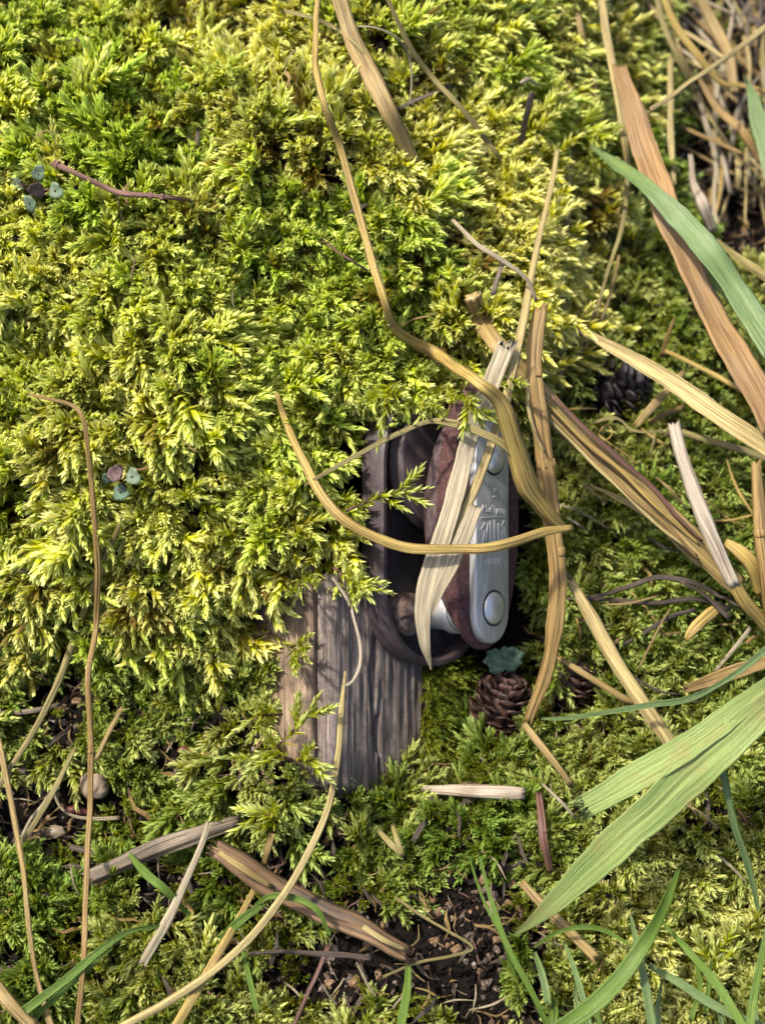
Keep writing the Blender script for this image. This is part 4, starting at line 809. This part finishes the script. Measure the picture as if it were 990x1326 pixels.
for q, (lb, pts, wd) in enumerate([
    ('thick curved green blade rising through the lower moss', [(700, 1345, 2.2), (755, 1310, 2.4), (800, 1268, 2.4), (838, 1212, 2.2), (862, 1165, 1.8), (880, 1122, 1.2)], [20, 22, 22, 19, 14, 3]),
    ('long narrow blade hanging below the broad fading blade', [(928, 968, 2.6), (938, 1020, 2.4), (952, 1075, 2.0), (970, 1130, 1.5), (982, 1180, .8)], [9, 10, 10, 9, 5]),
    ('slim pale blade beside the dark soil patch', [(618, 1105, 1.4), (635, 1165, 1.5), (660, 1230, 1.4), (690, 1290, 1.2), (715, 1340, .9)], [3, 6, 7, 8, 8]),
    ('thin leaning blade crossing the slim pale one', [(608, 1110, 1.0), (628, 1170, 1.1), (650, 1215, 1.1), (665, 1262, .8)], [2, 4, 5, 4]),
    ('short upright blade under the thick curved one', [(816, 1185, 1.2), (824, 1225, 1.6), (834, 1275, 1.8), (845, 1345, 1.8)], [4, 9, 11, 12]),
    ('straight blade slanting towards the bottom corner', [(858, 1194, 1.0), (890, 1230, 1.5), (925, 1272, 1.7), (965, 1335, 1.7)], [4, 9, 11, 11]),
    ('low blade lying almost level near the bottom border', [(838, 1250, 1.0), (875, 1270, 1.4), (915, 1297, 1.5), (965, 1322, 1.5), (1010, 1336, 1.4)], [6, 10, 12, 12, 12]),
    ('upright blade at the bottom corner border', [(995, 1190, 2.0), (985, 1240, 2.0), (975, 1290, 2.0), (968, 1345, 1.9)], [5, 9, 11, 12]),
    ('bent blade with a pointed tip by the tan straw tube', [(730, 1220, .8), (742, 1252, 1.2), (752, 1285, 1.3), (765, 1340, 1.3)], [3, 7, 8, 9]),
    ('arched olive blade over the tan straw tube', [(690, 1226, .7), (720, 1208, 1.3), (755, 1200, 1.6), (785, 1205, 1.5), (820, 1228, 1.2)], [4, 6, 7, 6, 3]),
    ('small blade between the slim pale one and the straw tube', [(692, 1232, .6), (702, 1262, 1.0), (710, 1300, 1.1)], [6, 9, 9]),
    ('green blade rising at the bottom border beside the bark stick', [(528, 1250, .9), (526, 1280, 1.1), (518, 1335, 1.2)], [7, 11, 12]),
    ('small green blade under the wood splinter and hollow straw', [(166, 1103, .9), (190, 1130, 1.2), (215, 1152, 1.2), (245, 1185, .6)], [4, 13, 14, 5]),
    ('long arched blade near the bottom border crossing the reddish stem', [(30, 1310, 1.2), (80, 1272, 1.5), (130, 1230, 1.5), (170, 1205, 1.3), (215, 1197, .9)], [12, 11, 9, 7, 5]),
    ('blurred blade crossing under the long arched one', [(45, 1318, .9), (85, 1280, 1.2), (120, 1248, 1.2), (145, 1228, .9)], [9, 9, 8, 4]),
    ('thin blade beside the flat golden straw', [(312, 1225, .8), (322, 1262, 1.1), (332, 1310, 1.1)], [4, 7, 7]),
    ('small arched blade lying over the bark stick', [(330, 1172, 1.0), (352, 1160, 1.7), (385, 1163, 1.8), (412, 1178, 1.7), (428, 1210, 1.2)], [5, 8, 9, 8, 3]),
    ('blade tucked behind the golden straw and hooked stem', [(285, 1215, .7), (310, 1190, 1.1), (340, 1170, 1.2)], [10, 12, 7])]):
    stalk('grass_sprout', lb, 'grass blade', pts, wd, M['bluegrass' if q in (1, 4, 6, 8, 10) else 'grass'], group=g_b, blade=(.28, .06))
# faint extra blades of the same clump
for q in range(10):
    x0 = rnd.uniform(660, 980); y0 = rnd.uniform(1255, 1320)
    stalk('grass_sprout', 'short thin grass blade among the moss at the bottom border', 'grass blade', [(x0, y0 - 30, .6), (x0 + rnd.uniform(-8, 8), y0, 1.1), (x0 + rnd.uniform(-18, 18), y0 + 45, 1.2)], [3, 6, 7], M[rnd.choice(['grass', 'bluegrass'])], group='thin grass blades at the bottom border', blade=(.28, .06))

# straw litter in the hollow
main = [([(1010, 20, 4.0), (955, 62, 4.0), (900, 102, 3.8), (842, 142, 3.4)], [9, 9, 8, 7], 'pale', 'straight pale straw slanting across the litter in the hollow'),
        ([(855, -15, 2.2), (872, 30, 2.4), (905, 75, 2.6), (935, 108, 2.6), (960, 112, 2.6), (1005, 122, 2.6)], [10, 12, 12, 9, 8, 7], 'golden', 'long bent straw dipping under the straight pale straw'),
        ([(846, -15, 1.6), (862, 40, 1.8), (880, 80, 1.8), (900, 120, 1.6)], [8, 9, 9, 8], 'olive', 'thin olive straw parallel to the long bent straw'),
        ([(900, -12, 1.5), (925, 35, 1.7), (942, 70, 1.8), (950, 120, 1.6)], [16, 20, 20, 14], 'tan', 'thick tan straw standing behind the straight pale straw'),
        ([(905, 100, 2.0), (925, 135, 2.2), (960, 170, 2.4), (985, 210, 2.2)], [9, 12, 14, 10], 'rust', 'curved rust brown straw ending in a dark tip'),
        ([(868, 75, 1.4), (868, 130, 1.4), (868, 180, 1.3), (872, 240, 1.0)], [9, 10, 10, 8], 'pale', 'upright pale straw in the dark of the hollow'),
        ([(893, 200, 1.2), (896, 235, 1.5), (908, 262, 1.6), (922, 300, 1.2)], [7, 9, 18, 14], 'white', 'bleached broken straw with a swollen lower half'),
        ([(905, 130, 1.1), (915, 165, 1.1), (925, 200, .9), (928, 240, .7)], [7, 9, 9, 7], 'grey', 'grey straw between the upright pale and rust brown straws'),
        ([(938, 210, 1.0), (941, 230, 1.1), (945, 252, .9)], [6, 8, 6], 'white', 'short white straw stub deep in the hollow'),
        ([(953, 205, 1.0), (955, 225, 1.1), (955, 248, .9)], [7, 10, 6], 'pale', 'short pale straw stub beside the white one'),
        ([(925, 310, 1.2), (950, 330, 1.4), (985, 355, 1.4), (1010, 370, 1.4)], [9, 13, 15, 15], 'olive', 'olive blade lying under the hollow rim')]
g_l = 'loose straws littering the hollow'
for pts, wd, mt, lb in main: stalk('litter_straw', lb, 'straw', pts, wd, M[mt], group=g_l)
tone = {'grey': 'grey', 'tan': 'tan', 'rust': 'brown', 'deadwood': 'dark grey', 'dark': 'blackened', 'pale': 'pale', 'olive': 'olive', 'golden': 'golden'}
for q in range(190):
    x0 = rnd.uniform(815, 1080); y0 = rnd.uniform(-90, 330)
    if x0 < 835 + y0 * .28: continue
    SEED[0] += 1; mt = rnd.choice(['grey', 'tan', 'rust', 'deadwood', 'grey', 'dark', 'pale', 'olive', 'tan', 'pale', 'golden'])
    c0 = P(x0, y0, rnd.uniform(.05, 1.5)); k0 = unit(c0); a = rnd.gauss(1.75, .5); l = rnd.uniform(1.5, 4.5)
    d0 = Vector((math.cos(a), math.sin(a), rnd.gauss(0, .18))); s0 = Vector((-math.sin(a), math.cos(a), 0)) * rnd.uniform(-.25, .25)
    me, org, _ = strand_mesh('litter_straw', [c0 - d0 * l / 2, c0 + s0 + V * rnd.uniform(0, .2), c0 + d0 * l / 2], [k0 * rnd.uniform(2, 5), k0 * rnd.uniform(3.5, 8.5), k0 * rnd.uniform(2, 5)], flat=rnd.uniform(.35, .8), seed=SEED[0], k=12, step=.2, ends=('torn', 'cut'))
    o = link('litter_straw', me, M[mt]); o.location = org; tag(o, 'thin %s dead straw tangled among others in the shaded hollow' % tone[mt], 'straw', 'dead straws in the shaded hollow')

# ------------------------------------------------------------------ alder cones, seedlings, pebble, bud scales
def scale_mesh(rr):
    """one woody cone scale: a thick wedge with a lobed, raised outer lip; +x outwards, +z towards the cone tip"""
    bm = bmesh.new(); rows = []
    for x, hw, z, th in ((0, .10, 0, .08), (.45, .32, .03, .08), (.80, .50, .12, .10), (1.0, .44, .26, .11)):
        r = []
        for i in range(5):
            f = -1 + i / 2; lob = 1 - .16 * abs(f) ** 2 + (.05 if i in (1, 3) else 0)
            r.append((x * lob, f * hw, z - .05 * f * f, th))
        rows.append([[bm.verts.new((a, b2, c_ + d_ / 2)) for a, b2, c_, d_ in r], [bm.verts.new((a, b2, c_ - d_ / 2)) for a, b2, c_, d_ in r]])
    for p, q in zip(rows, rows[1:]):
        for i in range(4):
            bm.faces.new((p[0][i], q[0][i], q[0][i + 1], p[0][i + 1])); bm.faces.new((p[1][i + 1], q[1][i + 1], q[1][i], p[1][i]))
        bm.faces.new((p[0][0], p[1][0], q[1][0], q[0][0])); bm.faces.new((p[0][4], q[0][4], q[1][4], p[1][4]))
    e = rows[-1]
    for i in range(4): bm.faces.new((e[0][i], e[1][i], e[1][i + 1], e[0][i + 1]))
    for v in bm.verts: v.co += Vector((rr.uniform(-.07, .07), rr.uniform(-.07, .07), rr.uniform(-.06, .06)))
    bmesh.ops.recalc_face_normals(bm, faces=bm.faces)
    return from_bm('scale', bm)
SC = [scale_mesh(random.Random(i)) for i in range(3)]
SCB = [m_.copy() for m_ in SC]
def cone(label, px, py, h, ax, length, rad, mat, meshes, n=64, seed=1):
    rr = random.Random(seed); c = P(px, py, h); z = ax.normalized(); x = z.orthogonal().normalized(); y = z.cross(x)
    root = tag(empty('alder_cone', Matrix(((x.x, y.x, z.x, c.x), (x.y, y.y, z.y, c.y), (x.z, y.z, z.z, c.z), (0, 0, 0, 1)))), label, 'cone', 'small alder cones lying in the moss')
    bm = bmesh.new(); bmesh.ops.create_uvsphere(bm, u_segments=14, v_segments=10, radius=1)
    for v in bm.verts: v.co = Vector((v.co.x * rad * .62, v.co.y * rad * .62, v.co.z * length * .46))
    link('core', from_bm('core', bm), mat, root)
    for i in range(n):
        f = (i + .5) / n; zz = (-1 + 2 * f); r = rad * math.sqrt(max(.02, 1 - (zz * .93) ** 2)); a = i * 2.39996 + rr.uniform(-.12, .12)
        o = link('scale', rr.choice(meshes), mat, root)
        tilt = zz * .9 + .25 + rr.uniform(-.15, .15)
        sz = rad * .62 * (.7 + .4 * math.sqrt(max(0, 1 - zz * zz)))
        o.matrix_local = Matrix.Translation((math.cos(a) * r * .45, math.sin(a) * r * .45, zz * length * .42)) @ Matrix.Rotation(a, 4, 'Z') @ Matrix.Rotation(-tilt, 4, 'Y') @ Matrix.Diagonal((r * .62 / 1 + .12 * rad, sz, sz, 1))
    return root
cone('brown alder cone with open scales lying beside the foot of the post', 647, 914, .6, U * .9 + R * .35 + V * .35, 1.4, .62, M['cone'], SC, 62, 2)
cone('black alder cone half sunk in moss under the yellow tan dead blade', 797, 505, .7, R * .8 + U * .35 + V * .3, 1.45, .66, M['black_cone'], SCB, 66, 4)
cone('dark brown alder cone hidden behind the foot of the jointed stalk', 738, 888, .35, R * .4 + U * .6 + V * .2, 1.1, .50, M['cone'], SC, 50, 5)

def leaf_mat(name, a, b2):
    m, t, b, out = new_mat(name); tc = t.nodes.new('ShaderNodeTexCoord'); n = noise(t, tc.outputs['Object'], 6, 4)
    c = ramp(t, [(.35, a), (.65, b2)], n); t.links.new(c, b.inputs['Base Color']); b.inputs['Roughness'].default_value = .7
    bump(t, b, n, .8, .06); translucent(t, b, out, c, .2); return m
M['seed_green'] = leaf_mat('blue green leaf', (.045, .085, .04), (.115, .15, .09)); M['seed_purple'] = leaf_mat('purple leaf', (.075, .042, .035), (.15, .09, .078))
M['scallop'] = leaf_mat('dark blue green leaf', (.015, .045, .022), (.075, .13, .08))
def round_leaf(name, c, rad, nrm, mat, parent, teeth=0, notch=True, asp=1.0, seed=0):
    rr = random.Random(seed); bm = bmesh.new(); k = 32; z = nrm.normalized(); a0 = rr.uniform(0, 6.28)
    x = z.orthogonal().normalized(); y = z.cross(x); q = Matrix.Rotation(a0, 3, z); x = q @ x; y = q @ y
    rings = []
    for j, f in enumerate((.02, .35, .7, 1.0)):
        ring = []
        for i in range(k):
            a = 2 * math.pi * i / k; r = rad * f
            r *= 1 + f * (.13 * math.sin(2 * a + a0) + .10 * math.sin(3 * a + 2 * a0) + .05 * math.sin(7 * a))
            if teeth: r *= 1 + .10 * math.sin(a * teeth) * f
            if notch: r *= 1 - .55 * f * math.exp(-((min(a, 2 * math.pi - a)) / .3) ** 2)
            hz = -.12 * rad * (1 - f * f) + .10 * rad * math.cos(a * 2 + 1) * f * f + .01 * rad * rr.uniform(-1, 1)
            ring.append((x * math.cos(a) * r * asp + y * math.sin(a) * r) + z * hz)
        rings.append(ring)
    top = [[bm.verts.new(p) for p in r] for r in rings]; bot = [[bm.verts.new(p - z * .014) for p in r] for r in rings]
    for l, fl in ((top, False), (bot, True)):
        for r0, r1 in zip(l, l[1:]):
            for i in range(k):
                f = (r0[i], r1[i], r1[(i + 1) % k], r0[(i + 1) % k]); bm.faces.new(f[::-1] if fl else f)
        bm.faces.new(l[0] if not fl else l[0][::-1])
    for i in range(k): bm.faces.new((top[-1][i], bot[-1][i], bot[-1][(i + 1) % k], top[-1][(i + 1) % k]))
    o = link(name, from_bm(name, bm), mat, parent); o.location = c - (parent.location if parent else Vector()); return o
def seedling(label, leaves, base):
    b0 = P(*base); root = tag(empty('seedling', Matrix.Translation(b0)), label, 'seedling')
    for i, (px, py, h, r, mt) in enumerate(leaves):
        c = P(px, py, h); rr = random.Random(i + int(px))
        o = round_leaf('leaf', c, 1.05 * r * unit(c), V + R * rr.uniform(-.8, .8) + U * rr.uniform(-.8, .8), M[mt], root, seed=i, asp=rr.uniform(.75, 1.1), notch=False)
        me, org, _ = strand_mesh('stalk', [b0, (b0 + c) / 2 + V * .2, c], [.05, .05, .04], seed=i, k=8)
        q = link('stalk', me, M['twig'], root); q.location = org - b0
    return root
seedling('tiny seedling with round blue green leaves beside the knobbly twig', [(50, 224, 1.75, 9, 'seed_green'), (72, 247, 1.7, 10, 'seed_green'), (39, 264, 1.7, 10, 'seed_green'), (24, 238, 1.55, 8, 'seed_green'), (48, 246, 1.8, 10, 'seed_purple')], (46, 248, .9))
seedling('tiny seedling with one purple leaf beside the long reddish stem', [(150, 612, 1.75, 12, 'seed_purple'), (172, 617, 1.7, 10, 'seed_green'), (139, 620, 1.6, 7, 'seed_green'), (156, 638, 1.5, 11, 'scallop')], (158, 622, .9))
c = P(652, 856, 1.3)
rl = empty('scalloped_leaf', Matrix.Translation(c)); tag(rl, 'small scalloped blue green leaf under the rounded end of the strap', 'leaf')
round_leaf('leaf_surface', c, 23 * unit(c), V - R * .3 - U * .35, M['scallop'], rl, teeth=11, seed=5)
me, org, _ = strand_mesh('stalk', [c, c - U * .35 - V * .5 + R * .3, c - U * .6 - V * 1.4 + R * .6], [.06, .06, .07], seed=5, k=8); q = link('stalk', me, M['twig'], rl); q.location = org - c
def lump(name, label, cat, px, py, h, rx, ry, mat, seed, rot=0):
    c = P(px, py, h); k = unit(c); bm = bmesh.new(); bmesh.ops.create_icosphere(bm, subdivisions=4, radius=1)
    for v in bm.verts:
        v.co *= 1 + .22 * mnoise.noise(v.co * 1.4 + Vector((seed, 0, 0))) + .07 * mnoise.noise(v.co * 4 + Vector((seed, 0, 0)))
        v.co = Vector((v.co.x * rx * k, v.co.y * ry * k, v.co.z * min(rx, ry) * k * .75))
    o = link(name, from_bm(name, bm), mat); o.location = c; o.rotation_euler = (0, 0, rot); return tag(o, label, cat)
lump('pebble', 'rounded brown pebble half hidden behind the long reddish stem', 'pebble', 122, 1018, .5, 19, 17, M['stone'], 3)
lump('pebble', 'dark flat pebble on the bare soil beside the slanting stem', 'pebble', 70, 1077, .35, 15, 8, M['deadwood'], 8)
def husk(label, px, py, h, l, wd, ang, seed):
    c = P(px, py, h); k = unit(c); bm = bmesh.new(); n, mq = 12, 9; g = []
    for i in range(n + 1):
        f = i / n; ww = wd * k * math.sin(math.pi * (.06 + .9 * f)) ** .7; row = []
        for j in range(mq):
            a = (-1 + 2 * j / (mq - 1)) * 1.25
            row.append(((f - .5) * l * k, ww * math.sin(a) * .5, ww * math.cos(a) * .5 + .1 * k * l * math.sin(f * 3) * .3 + .01 * mnoise.noise((i, j, seed))))
        g.append(row)
    t_ = [[bm.verts.new(p) for p in r] for r in g]; b_ = [[bm.verts.new((p[0], p[1] * .82, p[2] - .035)) for p in r] for r in g]
    for i in range(n):
        for j in range(mq - 1):
            bm.faces.new((t_[i][j], t_[i + 1][j], t_[i + 1][j + 1], t_[i][j + 1])); bm.faces.new((b_[i][j + 1], b_[i + 1][j + 1], b_[i + 1][j], b_[i][j]))
        bm.faces.new((t_[i][0], b_[i][0], b_[i + 1][0], t_[i + 1][0])); bm.faces.new((t_[i][mq - 1], t_[i + 1][mq - 1], b_[i + 1][mq - 1], b_[i][mq - 1]))
    bmesh.ops.recalc_face_normals(bm, faces=bm.faces)
    o = link('bud_scale', from_bm('bud_scale', bm), M['petal']); o.location = c; o.rotation_euler = (-.3, 0, ang); return tag(o, label, 'bud scale')
husk('shiny red brown bud scale on the soil beside the reddish stem', 100, 1050, .55, 30, 13, -.15, 1)
husk('tiny red bud scale among the dark moss near the post', 237, 971, .7, 15, 10, .3, 2)

# ------------------------------------------------------------------ single moss sprigs whose leaves can be told apart
def sprig_leaf(age, cup, seed):
    s = Shoot(); s.leaf(Vector(), Vector((0, 1, 0)), Vector((0, 0, -1)), 1.0, .27, age, .12, cup); return s.mesh('leaf', M['sprig'])
LEAVES = [sprig_leaf(a, c_, i) for i, (a, c_) in enumerate(((0, .5), (.15, .35), (.35, .45), (.7, .3)))]
def sprig(label, pts, L=.5, side=3, seed=1, n=30):
    rr = random.Random(seed); path = [P(*p) for p in pts]; sp, _ = spline(path, .08)
    me, org, _ = strand_mesh('moss_sprig', path, [.07, .05, .03][:len(path)] if len(path) <= 3 else [.07] + [.05] * (len(path) - 2) + [.03], seed=seed, k=8)
    root = link('moss_sprig', me, M['twig']); root.location = org; tag(root, label, 'moss sprig', 'moss sprigs hanging over the post and pulley')
    def dress(sp, n, L, old):
        ga = rr.uniform(0, 6.28)
        for i in range(n):
            f = .1 + .9 * (i / (n - 1)) ** .85; k = min(len(sp) - 2, int(f * (len(sp) - 1))); p = sp[k].lerp(sp[k + 1], f * (len(sp) - 1) - k) if k < len(sp) - 1 else sp[-1]
            tg = (sp[k + 1] - sp[k]).normalized(); a = tg.orthogonal().normalized(); b2 = tg.cross(a); ga += 2.4 + rr.gauss(0, .3)
            o_ = a * math.cos(ga) + b2 * math.sin(ga); ang = (.95 * (1 - f) + .28 * f + rr.gauss(0, .1)) if f < .93 else .12
            y_ = (tg * math.cos(ang) + o_ * math.sin(ang)).normalized(); z_ = (tg - y_ * tg.dot(y_)).normalized() if ang > .05 else a; x_ = y_.cross(z_)
            s_ = L * rr.uniform(.75, 1.1) * (.6 + .45 * math.sin(math.pi * min(1, f * .8 + .15)))
            ag = 3 if old and f < .25 else (2 if f < .5 else rr.choice((0, 0, 1)))
            lf = link('leaf', LEAVES[ag], None, root, smooth=False)
            q = p - org
            lf.matrix_local = Matrix(((x_.x * s_, y_.x * s_, z_.x * s_, q.x), (x_.y * s_, y_.y * s_, z_.y * s_, q.y), (x_.z * s_, y_.z * s_, z_.z * s_, q.z), (0, 0, 0, 1)))
    dress(sp, n, L, True)
    for j in range(side):
        k = int(len(sp) * rr.uniform(.2, .75)); k = min(k, len(sp) - 2); tg = (sp[k + 1] - sp[k]).normalized(); sd_ = tg.cross(V).normalized() * (1 if j % 2 else -1)
        d_ = (tg * .8 + sd_ * rr.uniform(.6, 1.0) + V * rr.uniform(-.1, .5)).normalized(); ln = rr.uniform(.55, 1.0) * L * 2
        dress([sp[k] + d_ * ln * t_ / 6 + tg * .12 * (t_ / 6) ** 2 for t_ in range(7)], 17, L * .85, False)
    return root
for i, (lb, pts, L, sd_, n) in enumerate([
    ('pale green moss sprig reaching out over the dark opening of the pulley', [(448, 662, K_ + 3.6), (486, 645, K_ + 4.0), (520, 638, K_ + 4.2), (552, 632, K_ + 4.2)], .34, 4, 34),
    ('moss sprig hanging over the rim just above the rusty screw', [(432, 735, K_ + 3.6), (455, 755, K_ + 3.9), (478, 775, K_ + 3.8)], .34, 3, 22),
    ('upright moss sprig standing at the lower rim of the pulley', [(452, 790, K_ + 3.4), (458, 768, K_ + 3.8), (466, 742, K_ + 4.0)], .30, 2, 20),
    ('moss sprig lying across the brown side of the post', [(325, 800, 1.6), (350, 822, 2.0), (378, 838, 2.1), (402, 858, K_ + 3.0)], .34, 4, 30),
    ('moss sprig drooping from the bank over the top of the brown board', [(385, 735, 1.4), (388, 765, K_ + 3.6), (392, 780, K_ + 3.3)], .32, 3, 24),
    ('moss sprig pointing up across the groove of the post', [(350, 975, 1.6), (382, 945, K_ + 2.6), (412, 902, K_ + 3.1)], .36, 4, 30),
    ('moss sprig spreading beside the lower part of the brown board', [(365, 925, 1.5), (335, 928, 1.9), (303, 948, 1.9)], .36, 4, 28),
    ('bright moss sprig at the lower corner of the brown board', [(380, 985, K_ + 2.0), (350, 975, K_ + 2.3), (318, 990, K_ + 2.2)], .38, 4, 28),
    ('short moss sprig facing the hooked stem at the post foot', [(380, 985, K_ + 2.1), (400, 985, K_ + 2.5), (420, 990, K_ + 2.5)], .42, 2, 20),
    ('moss sprig below the post foot leaning away from the hooked stem', [(370, 1070, 1.1), (345, 1055, 1.5), (312, 1048, 1.5)], .42, 3, 26),
    ('moss sprig hanging down over the upper rim of the pulley', [(500, 490, 1.6), (500, 525, K_ + 5.2), (490, 575, K_ + 4.8)], .46, 4, 30),
    ('moss sprig drooping over the top of the brown cheek', [(575, 500, 1.7), (585, 520, K_ + 5.3), (570, 548, K_ + 4.9)], .42, 3, 26),
    ('moss sprig beside the folded dead blade above the cheek', [(600, 505, K_ + 5.2), (612, 525, K_ + 5.2), (622, 548, K_ + 4.8)], .40, 3, 26),
    ('moss sprig lying over the cheek top next to the folded blade', [(540, 515, 1.6), (548, 530, K_ + 5.2), (532, 552, K_ + 4.9)], .40, 3, 26),
    ('moss sprig tucked between the jointed stalk and the steel strap top', [(640, 470, 1.6), (655, 500, K_ + 5.2), (672, 525, K_ + 4.9)], .38, 3, 24),
    ('moss sprig rising from the lower moss beside the tan tube', [(915, 1290, .6), (925, 1250, 1.0), (922, 1215, 1.2)], .44, 4, 30)]):
    sprig(lb, pts, L, sd_, 40 + i, n)

# ------------------------------------------------------------------ crumbs, fibres and dead scraps on the bare soil
col = bpy.data.collections.new('scraps'); rr = random.Random(4)
for i in range(10):
    if i < 5:
        bm = bmesh.new(); bmesh.ops.create_icosphere(bm, subdivisions=2, radius=.08)
        for v in bm.verts: v.co *= 1 + .6 * mnoise.noise(v.co * 9 + Vector((i * 7, 0, 0)))
        me = from_bm('crumb', bm); me.materials.append(bpy.data.materials['damp soil'])
    else:
        me, _, _ = strand_mesh('fibre', [Vector((0, 0, .05)), Vector((.25, rr.uniform(-.1, .1), .12)), Vector((.5, rr.uniform(-.2, .2), .15)), Vector((.8, rr.uniform(-.3, .3), .06))], [.03, .05 if i < 8 else .11, .05 if i < 8 else .09, .02], flat=.4, k=8, step=.1, seed=i)
        me.materials.append(M[('tan', 'twig', 'grey', 'rust', 'dark')[i - 5]])
    o = bpy.data.objects.new('scrap_form.%03d' % i, me); col.objects.link(o)
x, y = sample(16000); z = H(x, y); sd = poly_sd(MOUND, *project(x, y, 2.0)); kk = (sd < 0) | (rng.random(x.size) < .015); x, y, z = x[kk], y[kk], z[kk]
sd = sd[kk]
pp = np.stack([x, y, z + np.where(sd < 0, .02 + .5 * rng.random(x.size) ** 2, .9 + .6 * rng.random(x.size))], -1)
mu, mv = project(x, y, z + .3); k2 = (poly_sd(OPENING, mu, mv) < 0) & clear_discs(x, y, z + .2); pp = pp[k2]; n = len(pp)
scatter('litter', col, pp, np.stack([rng.normal(0, .3, n), rng.normal(0, .3, n), np.ones(n)], -1), rng.normal(0, 1, (n, 3)), rng.uniform(.3, 1.1, n), np.zeros(n), np.zeros(n), 10, 'crumbs of soil and short dead fibres scattered through the moss')

col = bpy.data.collections.new('crumbs')
for i in range(8):
    bm = bmesh.new(); bmesh.ops.create_icosphere(bm, subdivisions=2, radius=.09)
    for v in bm.verts: v.co = v.co * (1 + .8 * mnoise.noise(v.co * 11 + Vector((i * 5, 0, 0)))); v.co.z *= .7
    me = from_bm('crumb', bm); me.materials.append(bpy.data.materials['damp soil'] if i < 5 else M[('bark', 'dark', 'dark')[i - 5]])
    o = bpy.data.objects.new('crumb_form.%03d' % i, me); col.objects.link(o)
x, y = sample(42000, (-11, -14), (12, 16)); z = H(x, y); mu, mv = project(x, y, z)
kk = (poly_sd(MOUND, *project(x, y, 2.0)) < 5) & (poly_sd(OPENING, mu, mv) < 0) & clear_discs(x, y, z + .2); x, y, z = x[kk], y[kk], z[kk]; n = x.size
scatter('soil_crumbs', col, np.stack([x, y, z + .05 * rng.random(n)], -1), rng.normal(0, 1, (n, 3)) + np.array([0, 0, .5]), rng.normal(0, 1, (n, 3)), .25 + 1.3 * rng.random(n) ** 3, np.zeros(n), np.zeros(n), 8, 'dark crumbly grains of wet soil between the moss patches')
